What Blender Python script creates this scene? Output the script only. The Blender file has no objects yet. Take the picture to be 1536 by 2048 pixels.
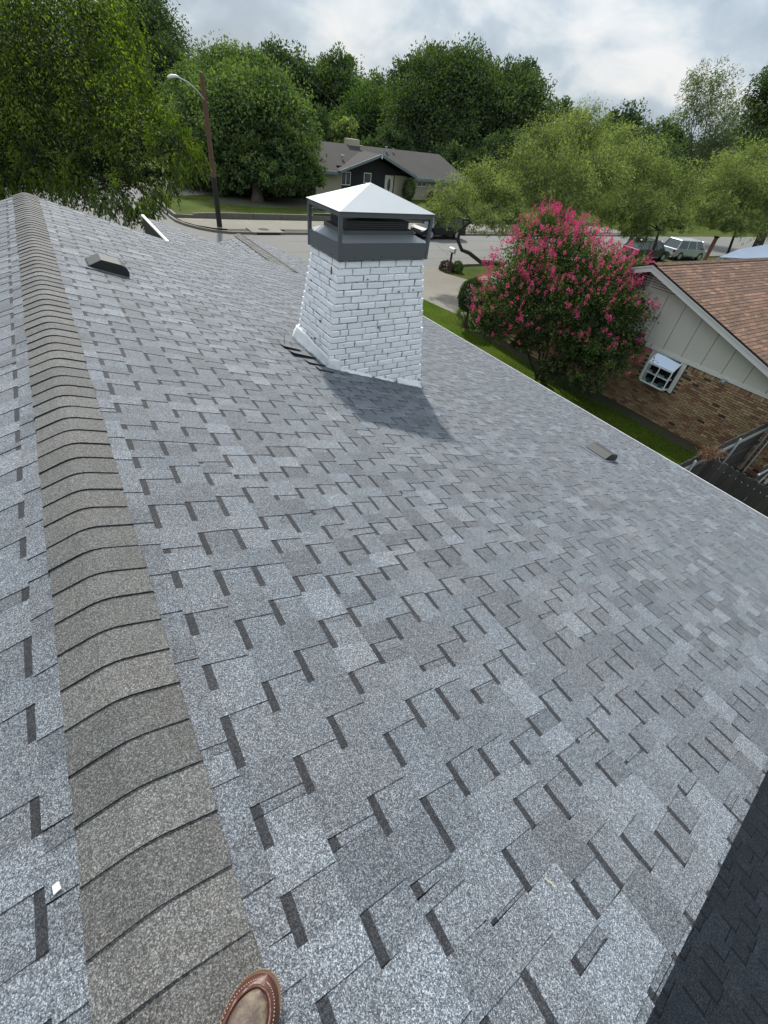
import bpy, bmesh, math, random
import numpy as np
from mathutils import Vector, Matrix
rnd = random.Random(7)
rg = np.random.default_rng(11)
S = bpy.context.scene
COL = S.collection
TH = math.atan(1/3); CT, ST = math.cos(TH), math.sin(TH)
GZ = -5.6
PI = math.pi

# ------------------------------------------------------------------ camera
CAM = Vector((.235, 0, 1.36))
RIGHT = Vector((0.84404124, -0.5256549, 0.1062135))
FWD = Vector((0.45372467, 0.59438413, -0.66395891))
UP = Vector((0.28588164, 0.60860039, 0.74018731))
FPX = 867.64
cd = bpy.data.cameras.new('camera'); cam = bpy.data.objects.new('camera', cd); COL.objects.link(cam)
cam.matrix_world = Matrix.Translation(CAM) @ Matrix((RIGHT, UP, -FWD)).transposed().to_4x4()
cd.sensor_fit = 'VERTICAL'; cd.sensor_height = 24; cd.lens = 24*FPX/2048
cd.clip_start = .02; cd.clip_end = 3000
S.camera = cam
S.render.resolution_x = 768; S.render.resolution_y = 1024

def at(x, y, d):
    "point of the place that lies on the ray of photo position x, y at forward distance d"
    return CAM + (FWD*FPX + RIGHT*(x-768) - UP*(y-1024)) * (d/FPX)

# ------------------------------------------------------------------ light
SUN = Vector((.30, 1, 1.05)).normalized()
sd = bpy.data.lights.new('sun', 'SUN'); sun = bpy.data.objects.new('sun', sd); COL.objects.link(sun)
sd.energy = 4.0; sd.angle = math.radians(2.5); sd.color = (1, .95, .87)
sun.rotation_euler = SUN.to_track_quat('Z', 'Y').to_euler()
sun.location = (0, 0, 60)
S.view_settings.view_transform = 'Standard'; S.view_settings.look = 'None'
S.view_settings.gamma = 1; S.view_settings.use_curve_mapping = False
S.view_settings.exposure = 0.38

W = bpy.data.worlds.new('World'); S.world = W; W.use_nodes = True
nt = W.node_tree; nt.nodes.clear()
def nd(tree, t, **k):
    n = tree.nodes.new(t)
    for a, b in k.items():
        if a.startswith('i_'):
            n.inputs[a[2:].replace('_', ' ')].default_value = b
        else: setattr(n, a, b)
    return n
def mth(tree, op, a, b=None, clamp=False):
    n = tree.nodes.new('ShaderNodeMath'); n.operation = op; n.use_clamp = clamp
    for i, v in enumerate((a, b)):
        if v is None: continue
        if isinstance(v, (int, float)): n.inputs[i].default_value = v
        else: tree.links.new(v, n.inputs[i])
    return n.outputs[0]
def ramp(tree, fac, stops, interp='LINEAR'):
    n = tree.nodes.new('ShaderNodeValToRGB'); n.color_ramp.interpolation = interp
    e = n.color_ramp.elements
    while len(e) < len(stops): e.new(.5)
    for el, (p, c) in zip(e, stops):
        el.position = p; el.color = (*c, 1) if len(c) == 3 else c
    tree.links.new(fac, n.inputs[0]); return n.outputs[0]
def noise(tree, vec, scale, detail=3, rough=.5, dist=0):
    n = nd(tree, 'ShaderNodeTexNoise', i_Scale=scale, i_Detail=detail, i_Roughness=rough, i_Distortion=dist)
    tree.links.new(vec, n.inputs['Vector']); return n.outputs['Fac']
sky = nd(nt, 'ShaderNodeTexSky', sky_type='NISHITA', sun_disc=False)
sky.sun_elevation = math.asin(SUN.z); sky.sun_rotation = math.atan2(SUN.x, SUN.y)
b1 = nd(nt, 'ShaderNodeBackground', i_Strength=.09); nt.links.new(sky.outputs[0], b1.inputs[0])
tc = nd(nt, 'ShaderNodeTexCoord'); sx = nd(nt, 'ShaderNodeSeparateXYZ'); nt.links.new(tc.outputs['Generated'], sx.inputs[0])
zz = mth(nt, 'ADD', mth(nt, 'MAXIMUM', sx.outputs[2], 0), .45)
cx = nd(nt, 'ShaderNodeCombineXYZ')
nt.links.new(mth(nt, 'DIVIDE', sx.outputs[0], zz), cx.inputs[0]); nt.links.new(mth(nt, 'DIVIDE', sx.outputs[1], zz), cx.inputs[1])
n1 = noise(nt, cx.outputs[0], 1.5, 6, .5, .4); n2 = noise(nt, cx.outputs[0], 4.5, 6, .55, .4)
nn = mth(nt, 'ADD', mth(nt, 'MULTIPLY', n1, .72), mth(nt, 'MULTIPLY', n2, .28))
cc = ramp(nt, nn, [(.38, (.42, .49, .58)), (.455, (.50, .59, .69)), (.515, (.63, .73, .82)), (.56, (.86, .92, .96)), (.61, (1.05, 1.05, 1.05))])
gain = mth(nt, 'ADD', mth(nt, 'MULTIPLY', mth(nt, 'MAXIMUM', sx.outputs[2], 0), .95), .56)
b2 = nd(nt, 'ShaderNodeBackground'); nt.links.new(cc, b2.inputs[0]); nt.links.new(gain, b2.inputs[1])
mx = nd(nt, 'ShaderNodeMixShader'); nt.links.new(ramp(nt, n1, [(.30, (.8,)*3), (.5, (.95,)*3)]), mx.inputs[0])
nt.links.new(b1.outputs[0], mx.inputs[1]); nt.links.new(b2.outputs[0], mx.inputs[2])
wo = nd(nt, 'ShaderNodeOutputWorld'); nt.links.new(mx.outputs[0], wo.inputs[0])

# ------------------------------------------------------------------ helpers
def tag(o, label=None, cat=None, group=None, kind=None):
    if label: o['label'] = label
    if cat: o['category'] = cat
    if group: o['group'] = group
    if kind: o['kind'] = kind
    return o
def empty(name, loc=(0, 0, 0), rz=0, label=None, cat=None, group=None):
    o = bpy.data.objects.new(name, None); COL.objects.link(o)
    o.location = loc; o.rotation_euler = (0, 0, rz); o.empty_display_size = .2
    return tag(o, label, cat, group)
def put(name, me, mat=None, parent=None, mw=None):
    o = bpy.data.objects.new(name, me); COL.objects.link(o)
    if mat is not None and not me.materials: me.materials.append(mat)
    if parent is not None:
        o.parent = parent
    if mw is not None: o.matrix_basis = mw
    return o
class MB:
    "collects faces; each face has a tone (a number the material reads) and a second number, mark"
    def __init__(s): s.v = []; s.f = []; s.t = []; s.k = []
    def face(s, pts, tone=1., mark=0.):
        b = len(s.v); s.v += [tuple(p) for p in pts]; s.f.append(tuple(range(b, b+len(pts)))); s.t.append(tone); s.k.append(mark)
    def hexa(s, q, tone=1., mark=0., skip=()):
        "q: 4 bottom points then 4 top points (counter-clockwise from above)"
        for i, fc in enumerate(((3, 2, 1, 0), (4, 5, 6, 7), (0, 1, 5, 4), (1, 2, 6, 5), (2, 3, 7, 6), (3, 0, 4, 7))):
            if i not in skip: s.face([q[j] for j in fc], tone, mark)
    def box(s, x0, x1, y0, y1, z0, z1, tone=1., mark=0., M=None, skip=()):
        q = [Vector(p) for p in ((x0, y0, z0), (x1, y0, z0), (x1, y1, z0), (x0, y1, z0), (x0, y0, z1), (x1, y0, z1), (x1, y1, z1), (x0, y1, z1))]
        if M is not None: q = [M @ p for p in q]
        s.hexa(q, tone, mark, skip)
    def bar(s, a, b, w, h=None, tone=1., up=(0, 0, 1)):
        a, b = Vector(a), Vector(b); h = h or w; d = (b-a).normalized()
        sd_ = d.cross(Vector(up)); sd_ = sd_.normalized() if sd_.length > 1e-4 else Vector((1, 0, 0)); u = sd_.cross(d)
        q = [p + sd_*i*w/2 + u*j*h/2 for p in (a, b) for i, j in ((-1, -1), (1, -1), (1, 1), (-1, 1))]
        s.hexa(q, tone)
    def tube(s, pts, rad, n=8, tone=1., cap=True):
        rings = []; pts = [Vector(p) for p in pts]
        ref = Vector((.31, .93, .17)).normalized()
        for i, p in enumerate(pts):
            d = (pts[min(i+1, len(pts)-1)] - pts[max(i-1, 0)]).normalized()
            a = d.cross(ref).normalized(); b_ = d.cross(a)
            r = rad[i] if isinstance(rad, (list, tuple)) else rad
            rings.append([p + (a*math.cos(2*PI*k/n)+b_*math.sin(2*PI*k/n))*r for k in range(n)])
        for r0, r1 in zip(rings, rings[1:]):
            for k in range(n): s.face([r0[k], r0[(k+1) % n], r1[(k+1) % n], r1[k]], tone)
        if cap: s.face(rings[0][::-1], tone); s.face(rings[-1], tone)
    def prism(s, poly, ax, a0, a1, tone=1.):
        "poly of 2D points, extruded along axis ax (0 x, 1 y, 2 z)"
        def P(u, v, w): return {0: (w, u, v), 1: (u, w, v), 2: (u, v, w)}[ax]
        A = [P(u, v, a0) for u, v in poly]; B = [P(u, v, a1) for u, v in poly]
        s.face(A[::-1], tone); s.face(B, tone)
        for i in range(len(poly)):
            j = (i+1) % len(poly); s.face([A[i], A[j], B[j], B[i]], tone)
    def mesh(s, name):
        me = bpy.data.meshes.new(name); me.from_pydata(s.v, [], s.f)
        a = me.attributes.new('tone', 'FLOAT', 'FACE'); a.data.foreach_set('value', s.t)
        a = me.attributes.new('mark', 'FLOAT', 'FACE'); a.data.foreach_set('value', s.k)
        return me
    def build(s, name, mat, parent=None, smooth=False, fix=True, bevel=0):
        me = s.mesh(name)
        if fix or bevel:
            bm = bmesh.new(); bm.from_mesh(me)
            bmesh.ops.remove_doubles(bm, verts=bm.verts, dist=1e-5)
            bmesh.ops.recalc_face_normals(bm, faces=bm.faces)
            if bevel:
                ed = [e for e in bm.edges if len(e.link_faces) == 2 and e.calc_face_angle(0) > .6]
                bmesh.ops.bevel(bm, geom=ed, offset=bevel, segments=2, affect='EDGES', clamp_overlap=True)
            bm.to_mesh(me); bm.free()
        if smooth:
            me.polygons.foreach_set('use_smooth', [True]*len(me.polygons))
            try: me.set_sharp_from_angle(angle=.7)
            except Exception: pass
        return put(name, me, mat, parent)

# ------------------------------------------------------------------ materials
MATS = {}
def material(name, col, rough=.8, metal=0, vary=0., vscale=3., fine=0., fscale=60., bump=0., bscale=80., tone=0., dirt=None, spec=.5, c2=None, world=True, emit=None):
    "principled; vary/fine: large and small lightness variation; tone: share of the face tone attribute; c2: second colour mixed in by noise"
    if name in MATS: return MATS[name]
    m = bpy.data.materials.new(name); m.use_nodes = True; t = m.node_tree; L = t.links
    bs = t.nodes['Principled BSDF']; bs.inputs['Roughness'].default_value = rough; bs.inputs['Metallic'].default_value = metal
    bs.inputs['Specular IOR Level'].default_value = spec
    g = nd(t, 'ShaderNodeNewGeometry') if world else nd(t, 'ShaderNodeTexCoord'); vec = g.outputs['Position'] if world else g.outputs['Object']
    c = nd(t, 'ShaderNodeRGB'); c.outputs[0].default_value = (*col, 1); cur = c.outputs[0]
    if c2:
        mxn = nd(t, 'ShaderNodeMix', data_type='RGBA'); L.new(ramp(t, noise(t, vec, vscale*.7, 5, .6, .3), [(.40, (0,)*3), (.62, (1,)*3)]), mxn.inputs[0])
        L.new(cur, mxn.inputs[6]); mxn.inputs[7].default_value = (*c2, 1); cur = mxn.outputs[2]
    fac = None
    def mul(v):
        nonlocal fac
        fac = v if fac is None else mth(t, 'MULTIPLY', fac, v)
    if vary: mul(mth(t, 'ADD', mth(t, 'MULTIPLY', mth(t, 'SUBTRACT', noise(t, vec, vscale, 6, .6), .5), 2.6*vary), 1))
    if fine: mul(mth(t, 'ADD', mth(t, 'MULTIPLY', mth(t, 'SUBTRACT', noise(t, vec, fscale, 3, .7), .5), 3*fine), 1))
    if tone:
        a = nd(t, 'ShaderNodeAttribute', attribute_name='tone'); mul(mth(t, 'ADD', mth(t, 'MULTIPLY', mth(t, 'SUBTRACT', a.outputs['Fac'], 1), tone), 1))
    if fac is not None:
        vm = nd(t, 'ShaderNodeVectorMath', operation='SCALE'); L.new(cur, vm.inputs[0]); L.new(fac, vm.inputs['Scale']); cur = vm.outputs[0]
    if dirt:
        mxn = nd(t, 'ShaderNodeMix', data_type='RGBA'); L.new(ramp(t, noise(t, vec, dirt[1], 8, .7, .6), [(dirt[2], (0,)*3), (dirt[3], (1,)*3)]), mxn.inputs[0])
        L.new(cur, mxn.inputs[6]); mxn.inputs[7].default_value = (*dirt[0], 1); cur = mxn.outputs[2]
    L.new(cur, bs.inputs['Base Color'])
    if bump:
        bn = nd(t, 'ShaderNodeBump', i_Strength=.6, i_Distance=bump); L.new(noise(t, vec, bscale, 4, .65), bn.inputs['Height']); L.new(bn.outputs[0], bs.inputs['Normal'])
    if emit: bs.inputs['Emission Color'].default_value = (*emit, 1); bs.inputs['Emission Strength'].default_value = 1
    MATS[name] = m; return m

def granule(name, c_dark, c_mid, c_light, band, cell=230, lo=.40, hi=.66, var=.22):
    "mineral granules: coloured grains on asphalt; 'mark' faces carry the printed dark shade band"
    m = bpy.data.materials.new(name); m.use_nodes = True; t = m.node_tree; L = t.links
    bs = t.nodes['Principled BSDF']; bs.inputs['Roughness'].default_value = .72; bs.inputs['Specular IOR Level'].default_value = .35
    g = nd(t, 'ShaderNodeNewGeometry'); vec = g.outputs['Position']
    dv = nd(t, 'ShaderNodeVectorMath', operation='MULTIPLY_ADD'); nz = nd(t, 'ShaderNodeTexNoise', i_Scale=cell*1.7, i_Detail=1)
    L.new(vec, nz.inputs['Vector']); L.new(nz.outputs['Color'], dv.inputs[0]); dv.inputs[1].default_value = (.006,)*3; L.new(vec, dv.inputs[2])
    vo = nd(t, 'ShaderNodeTexVoronoi', feature='F1', i_Scale=cell); L.new(dv.outputs[0], vo.inputs['Vector'])
    v2 = nd(t, 'ShaderNodeTexVoronoi', feature='F1', i_Scale=cell*2.1); L.new(vec, v2.inputs['Vector'])
    s1 = nd(t, 'ShaderNodeSeparateColor'); L.new(vo.outputs['Color'], s1.inputs[0])
    s2 = nd(t, 'ShaderNodeSeparateColor'); L.new(v2.outputs['Color'], s2.inputs[0])
    n3 = noise(t, vec, 45, 3, .6)
    f = mth(t, 'ADD', mth(t, 'ADD', mth(t, 'MULTIPLY', s1.outputs[0], .60), mth(t, 'MULTIPLY', s2.outputs[0], .34)), mth(t, 'MULTIPLY', n3, .10))
    col = ramp(t, f, [(.20, c_dark), (lo, tuple(.62*v for v in c_mid)), (hi, tuple(1.25*v for v in c_mid)), (.88, c_light)])
    at_ = nd(t, 'ShaderNodeAttribute', attribute_name='tone'); mk = nd(t, 'ShaderNodeAttribute', attribute_name='mark')
    oi = nd(t, 'ShaderNodeObjectInfo')
    big = noise(t, vec, .9, 5, .6); mid = noise(t, vec, 9, 4, .6)
    fac = mth(t, 'MULTIPLY', at_.outputs['Fac'], mth(t, 'ADD', mth(t, 'MULTIPLY', big, var*.6), 1-var*.3))
    fac = mth(t, 'MULTIPLY', fac, mth(t, 'ADD', mth(t, 'MULTIPLY', mid, .14), .93))
    fac = mth(t, 'MULTIPLY', fac, 1.0)
    fac = mth(t, 'MULTIPLY', fac, mth(t, 'ADD', mth(t, 'MULTIPLY', oi.outputs['Random'], .07), .965))
    vm = nd(t, 'ShaderNodeVectorMath', operation='SCALE'); L.new(col, vm.inputs[0]); L.new(fac, vm.inputs['Scale'])
    tint = nd(t, 'ShaderNodeMix', data_type='RGBA', blend_type='MULTIPLY'); tint.inputs[0].default_value = 1
    L.new(vm.outputs[0], tint.inputs[6]); L.new(ramp(t, noise(t, vec, 2.4, 4, .6), [(.35, (1.0, .985, .98)), (.62, (.965, 1.0, 1.03))]), tint.inputs[7])
    bandm = nd(t, 'ShaderNodeMix', data_type='RGBA', blend_type='MULTIPLY'); L.new(mk.outputs['Fac'], bandm.inputs[0]); L.new(tint.outputs[2], bandm.inputs[6]); bandm.inputs[7].default_value = (*band, 1)
    L.new(bandm.outputs[2], bs.inputs['Base Color'])
    bn = nd(t, 'ShaderNodeBump', i_Strength=.55, i_Distance=.0022); L.new(f, bn.inputs['Height']); L.new(bn.outputs[0], bs.inputs['Normal'])
    MATS[name] = m; return m

def leafmat(name, c1, c2, trans=.35, gloss=.08, rough=.45, tm=(2.0, 2.3, .7)):
    m = bpy.data.materials.new(name); m.use_nodes = True; t = m.node_tree; L = t.links; t.nodes.clear()
    a = nd(t, 'ShaderNodeAttribute', attribute_name='tone')
    g = nd(t, 'ShaderNodeNewGeometry')
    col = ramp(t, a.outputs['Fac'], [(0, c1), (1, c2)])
    d = nd(t, 'ShaderNodeBsdfDiffuse'); L.new(col, d.inputs[0])
    tr = nd(t, 'ShaderNodeBsdfTranslucent'); vm = nd(t, 'ShaderNodeVectorMath', operation='MULTIPLY'); L.new(col, vm.inputs[0]); vm.inputs[1].default_value = tm; L.new(vm.outputs[0], tr.inputs[0])
    m1 = nd(t, 'ShaderNodeMixShader'); m1.inputs[0].default_value = trans; L.new(d.outputs[0], m1.inputs[1]); L.new(tr.outputs[0], m1.inputs[2])
    gl = nd(t, 'ShaderNodeBsdfGlossy', i_Roughness=rough); gl.inputs[0].default_value = (.9, .95, 1, 1)
    m2 = nd(t, 'ShaderNodeMixShader'); m2.inputs[0].default_value = gloss; L.new(m1.outputs[0], m2.inputs[1]); L.new(gl.outputs[0], m2.inputs[2])
    o = nd(t, 'ShaderNodeOutputMaterial'); L.new(m2.outputs[0], o.inputs[0])
    MATS[name] = m; return m

M_SH = granule('grey_shingle_granules', (.011, .013, .016), (.096, .107, .121), (.42, .45, .485), (.20, .195, .205), cell=420)
M_CAP = granule('ridge_cap_granules', (.024, .024, .024), (.086, .085, .081), (.28, .277, .265), (.5, .5, .5), cell=380, var=.3)
M_LOW = granule('shaded_shingle_granules', (.003, .004, .006), (.019, .024, .031), (.080, .095, .115), (.25, .25, .26), cell=230)  # darker copy of the grey shingles: shade on the lower roof put into the colour
M_BRN = granule('brown_shingle_granules', (.045, .021, .014), (.122, .062, .039), (.31, .20, .115), (.55, .5, .5), cell=90, var=.3)
M_FAR = material('weathered_grey_roof', (.036, .033, .031), .95, vary=.25, vscale=.5, fine=.3, fscale=9)
M_ASPH = material('shingle_asphalt_edge', (.02, .02, .022), .9)
M_WBRICK = material('white_painted_brick', (.86, .87, .88), .55, vary=.06, vscale=6, bump=.009, bscale=38, tone=1, dirt=((.36, .34, .30), 20, .64, .76))
M_MORT = material('painted_mortar', (.66, .66, .66), .9, vary=.35, vscale=14, bump=.010, bscale=40, dirt=((.06, .055, .05), 11, .50, .60))
M_CAPM = material('dark_grey_metal', (.105, .112, .120), .42, metal=.25, vary=.06, vscale=4)
M_CAPT = material('pale_cap_sheet', (.43, .45, .465), .5, metal=.0, vary=.05, vscale=3, dirt=((.55, .55, .53), 4, .6, .8))
M_FLASH = material('painted_flashing', (.72, .74, .74), .45, vary=.08, vscale=10, bump=.01, bscale=18, dirt=((.30, .27, .22), 20, .62, .76))
M_VENT = material('vent_metal', (.040, .041, .042), .6, metal=.0, vary=.08, vscale=12)
M_BLACK = material('black_void', (.008, .008, .009), .9)
M_WTRIM = material('white_trim', (.72, .73, .72), .5, vary=.06, vscale=2)
M_CREAM = material('cream_siding', (.56, .54, .475), .7, vary=.05, vscale=1.5, bump=.002, bscale=90)
M_TRIM2 = material('pale_grey_trim', (.62, .62, .58), .6, vary=.06, vscale=1.2)
M_SEAM = material('siding_gap', (.20, .19, .17), .9)
M_NB = material('tan_red_brick', (.27, .165, .098), .9, vary=.15, vscale=6, fine=.25, fscale=50, tone=1)
M_NM = material('brown_mortar', (.075, .058, .042), .95, vary=.2, vscale=8)
M_GLASS = material('window_glass', (.045, .06, .07), .05, spec=.9)
M_GREY = material('grey_house_wall', (.30, .30, .29), .8, vary=.1)
M_CONC = material('concrete', (.155, .142, .118), .9, vary=.16, vscale=.5, fine=.14, fscale=12, dirt=((.24, .21, .17), .9, .55, .8))
M_STREET = material('street_concrete', (.128, .128, .121), .9, vary=.14, vscale=.22, fine=.12, fscale=7, dirt=((.14, .135, .12), .35, .48, .75))
M_TAR = material('tar_line', (.05, .05, .05), .8)
M_GRASS = material('grass_ground', (.040, .066, .006), .95, vary=.45, vscale=.5, fine=.45, fscale=9, bump=.06, bscale=14, c2=(.062, .068, .014), spec=.1)
M_GRASS2 = material('soil_ground', (.040, .033, .021), .95, vary=.4, vscale=.8, fine=.4, fscale=14, c2=(.034, .046, .014))  # dark brown soil mixed with dull green patches
M_BLADE = leafmat('grass_blade', (.035, .080, .004), (.16, .24, .016), .35, .02, .6)
M_BARK = material('bark', (.085, .065, .048), .95, vary=.3, vscale=3, bump=.03, bscale=22)
M_BARKD = material('dark_bark', (.030, .024, .020), .95, vary=.3, vscale=3, bump=.02, bscale=22)
M_POLE = material('creosoted_pole', (.115, .060, .040), .85, vary=.25, vscale=2, fine=.25, fscale=30)
M_POLEB = material('blackened_pole', (.018, .016, .015), .8, vary=.2, vscale=2)
M_STEEL = material('galvanised_steel', (.50, .52, .53), .4, metal=.7)
M_FENCE = material('weathered_fence', (.052, .046, .042), .9, vary=.2, vscale=3, fine=.2, fscale=40, tone=1)
M_PIPE = material('pale_rail', (.36, .37, .36), .5, metal=.3)
M_TYRE = material('tyre', (.012, .012, .013), .85)
M_RIM = material('wheel_rim', (.45, .46, .47), .35, metal=.7)
M_RED = material('red_lens', (.35, .01, .012), .2)
M_LAMP = material('clear_lens', (.6, .62, .62), .15)
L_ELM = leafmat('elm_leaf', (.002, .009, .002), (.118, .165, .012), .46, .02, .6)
L_OAK = leafmat('oak_leaf', (.010, .034, .010), (.125, .172, .055), .28, .02, .6)
L_DARK = leafmat('dark_tree_leaf', (.008, .022, .011), (.080, .115, .042), .26, .015, .6)
L_MID = leafmat('mid_tree_leaf', (.016, .044, .010), (.095, .140, .034), .25, .02, .6)
L_MES = leafmat('mesquite_leaf', (.030, .052, .018), (.265, .310, .105), .34, .015, .6, (1.6, 1.8, .8))
L_OLIVE = leafmat('olive_tree_leaf', (.035, .06, .022), (.12, .16, .06), .3, .05)
L_CM = leafmat('crepe_leaf', (.006, .018, .004), (.085, .118, .026), .32, .02, .6)
L_FL = leafmat('pink_blossom', (.33, .014, .085), (.76, .13, .27), .3, .02, .6, (1.15, 1.0, 1.1))
L_BUSH = leafmat('topiary_leaf', (.012, .030, .006), (.055, .085, .02), .2, .02, .6)
L_PURP = leafmat('purple_leaf', (.030, .015, .022), (.09, .05, .06), .2, .05)

# ------------------------------------------------------------------ ground, streets
def struct(name, mb, mat, **k):
    o = mb.build(name, mat, **k); o['kind'] = 'structure'; return o
def sheet(name, poly, z, mat):
    me = bpy.data.meshes.new(name); me.from_pydata([(x, y, z) for x, y in poly], [], [tuple(range(len(poly)))])
    o = put(name, me, mat); o['kind'] = 'structure'; return o
sheet('ground', [(-500, -300), (900, -300), (900, 900), (-500, 900)], GZ, M_GRASS)
corner = [(7.8, 130), (7.75, 48), (7.7, 41.2), (7.8, 39.6), (8.15, 38.4), (8.8, 37.2), (9.6, 36.35), (10.6, 35.85), (12, 35.72), (60, 35.6), (260, 35)]
sheet('street', [(-120, 26.1), (260, 25.6), (260, 35), (60, 35.6), (12, 35.72), (10.6, 35.85), (9.6, 36.35), (8.8, 37.2), (8.15, 38.4), (7.8, 39.6), (-4, 39.6), (-5, 36.6), (-7, 35.8), (-120, 35.8)], GZ+.004, M_STREET)
sheet('side_street', [(-4, 39.6), (7.8, 39.6), (7.7, 41.2), (7.75, 48), (7.8, 130), (-4, 130)], GZ+.004, M_STREET)
def kerb(name, pts, w, h, mat=M_CONC, off=0):
    mb = MB(); n = len(pts); L_, R_ = [], []
    for i, p in enumerate(pts):
        a = Vector(pts[max(i-1, 0)]); b = Vector(pts[min(i+1, n-1)]); d = (b-a).normalized(); nn_ = Vector((d.y, -d.x))
        L_.append(Vector(p)+nn_*off); R_.append(Vector(p)+nn_*(off+w))
    for i in range(n-1):
        k = max(1, int((L_[i+1]-L_[i]).length/2.4))
        for j in range(k):
            a, b = L_[i].lerp(L_[i+1], j/k), L_[i].lerp(L_[i+1], (j+.985)/k); c, d = R_[i].lerp(R_[i+1], (j+.985)/k), R_[i].lerp(R_[i+1], j/k)
            q = [Vector((*p, GZ-.1)) for p in (a, b, c, d)] + [Vector((*p, GZ+h)) for p in (a, b, c, d)]
            mb.hexa(q, 1)
        if k > 20 and j > 60: break
    return struct(name, mb, mat)
kerb('kerb', [(x, y) for x, y in corner[1:10]], -.16, .15)
kerb('kerb', [(-40, 26.2), (20.0, 26.2)], .16, .14)
kerb('kerb', [(22.0, 26.15), (120, 25.8)], .16, .14)
# pavement corner, verge, inlet, low retaining kerb, lawn behind
sheet('pavement', [(8.1, 40.6), (8.3, 39.4), (8.9, 38.2), (9.9, 37.3), (10.8, 37.0), (60, 37.0), (60, 40.6), (12.2, 40.4)], GZ+.09, M_CONC)
for v0, v1 in ((10.3, 12.1), (14.6, 60)):
    sheet('verge', [(v0, 35.95), (v1, 35.85), (v1, 37.0), (v0+.5, 37.0)], GZ+.10, M_GRASS2)
kerb('retaining_kerb', [(7.98, 47.9), (8.05, 40.9), (9.4, 40.75)], -.18, .28)
kerb('retaining_kerb', [(9.4, 40.8), (10.4, 41.05), (11.8, 41.25), (60, 41.5)], -.16, .38)
lw = MB()
lw.face([(8.2, 41, GZ+.26), (10.2, 41.2, GZ+.26), (11.8, 41.4, GZ+.26), (60, 41.65, GZ+.26), (60, 56, GZ+.26), (14.1, 56, GZ+.26), (8.0, 56, GZ+.26)])
struct('lawn', lw, M_GRASS)
sheet('bare_soil', [(12.2, 47.4), (14, 45.6), (17.2, 44.8), (21, 45.2), (23.5, 47), (24, 50.2), (20, 50.9), (15, 50.4)], GZ+.266, M_GRASS2)
sheet('driveway', [(7.8, 48.15), (14.1, 51.1), (24, 52.6), (26, 59), (13, 59), (7.8, 55.3)], GZ+.272, M_CONC)
io = MB(); io.box(12.15, 14.55, 35.62, 37.2, GZ-.1, GZ+.16)
inlet = empty('storm_drain', (13.3, 36, GZ), 0, 'concrete storm drain inlet with dark slot in the far kerb', 'storm drain')
for o in (io.build('drain_top', M_CONC), ):
    o.parent = inlet; o.matrix_parent_inverse = inlet.matrix_basis.inverted()
def child(mb, name, mat, par, **k):
    "build in world coordinates, then hang under par"
    o = mb.build(name, mat, **k); o.parent = par
    o.matrix_parent_inverse = Matrix.LocRotScale(par.location, par.rotation_euler, par.scale).inverted() if par.parent is None and par.type == 'EMPTY' else Matrix()
    return o
m = MB(); m.box(12.45, 14.2, 35.58, 35.64, GZ-.0, GZ+.12); child(m, 'slot', M_BLACK, inlet)
m = MB(); m.tube([(13.3, 36.6, GZ+.15), (13.3, 36.6, GZ+.175)], .38, 20); child(m, 'manhole_lid', M_TYRE, inlet)
# neighbour driveway and cracks/joints in the street
sheet('neighbour_driveway', [(18.2, 26.15), (21.9, 26.1), (21.2, 24.6), (21.9, 22.8), (22.6, 18), (22.6, 13), (16.9, 13.0), (16.6, 17.2), (16.2, 19.9), (16.6, 22)], GZ+.02, M_CONC)
tr = MB()
def crack(x0, y0, x1, y1, w=.05, z=GZ+.009, n=14, amp=.25):
    pts = []
    for i in range(n+1):
        t = i/n; pts.append(Vector((x0+(x1-x0)*t+rnd.uniform(-amp, amp), y0+(y1-y0)*t+rnd.uniform(-amp, amp), z)))
    for a, b in zip(pts, pts[1:]):
        d = (b-a).normalized(); s_ = Vector((-d.y, d.x, 0))*w*rnd.uniform(.3, .8)
        tr.face([a-s_, b-s_, b+s_, a+s_])
for a in ((-20, 30.6, 90, 30.3, .05), (14, 33.6, 70, 33.2, .04), (18, 28.2, 70, 27.8, .04), (16, 27, 24, 34, .07), (24, 26, 27, 34, .04), (38, 26, 37, 35, .04), (12, 34.5, 9, 41, .05), (10, 26.5, 17, 30, .06), (30, 26.6, 55, 29, .03), (0, 38, 6, 60, .06), (2, 40, 3, 90, .05)):
    crack(*a, n=26, amp=.12)
tr.build('tar_seam', M_TAR, fix=False)['kind'] = 'structure'

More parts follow.
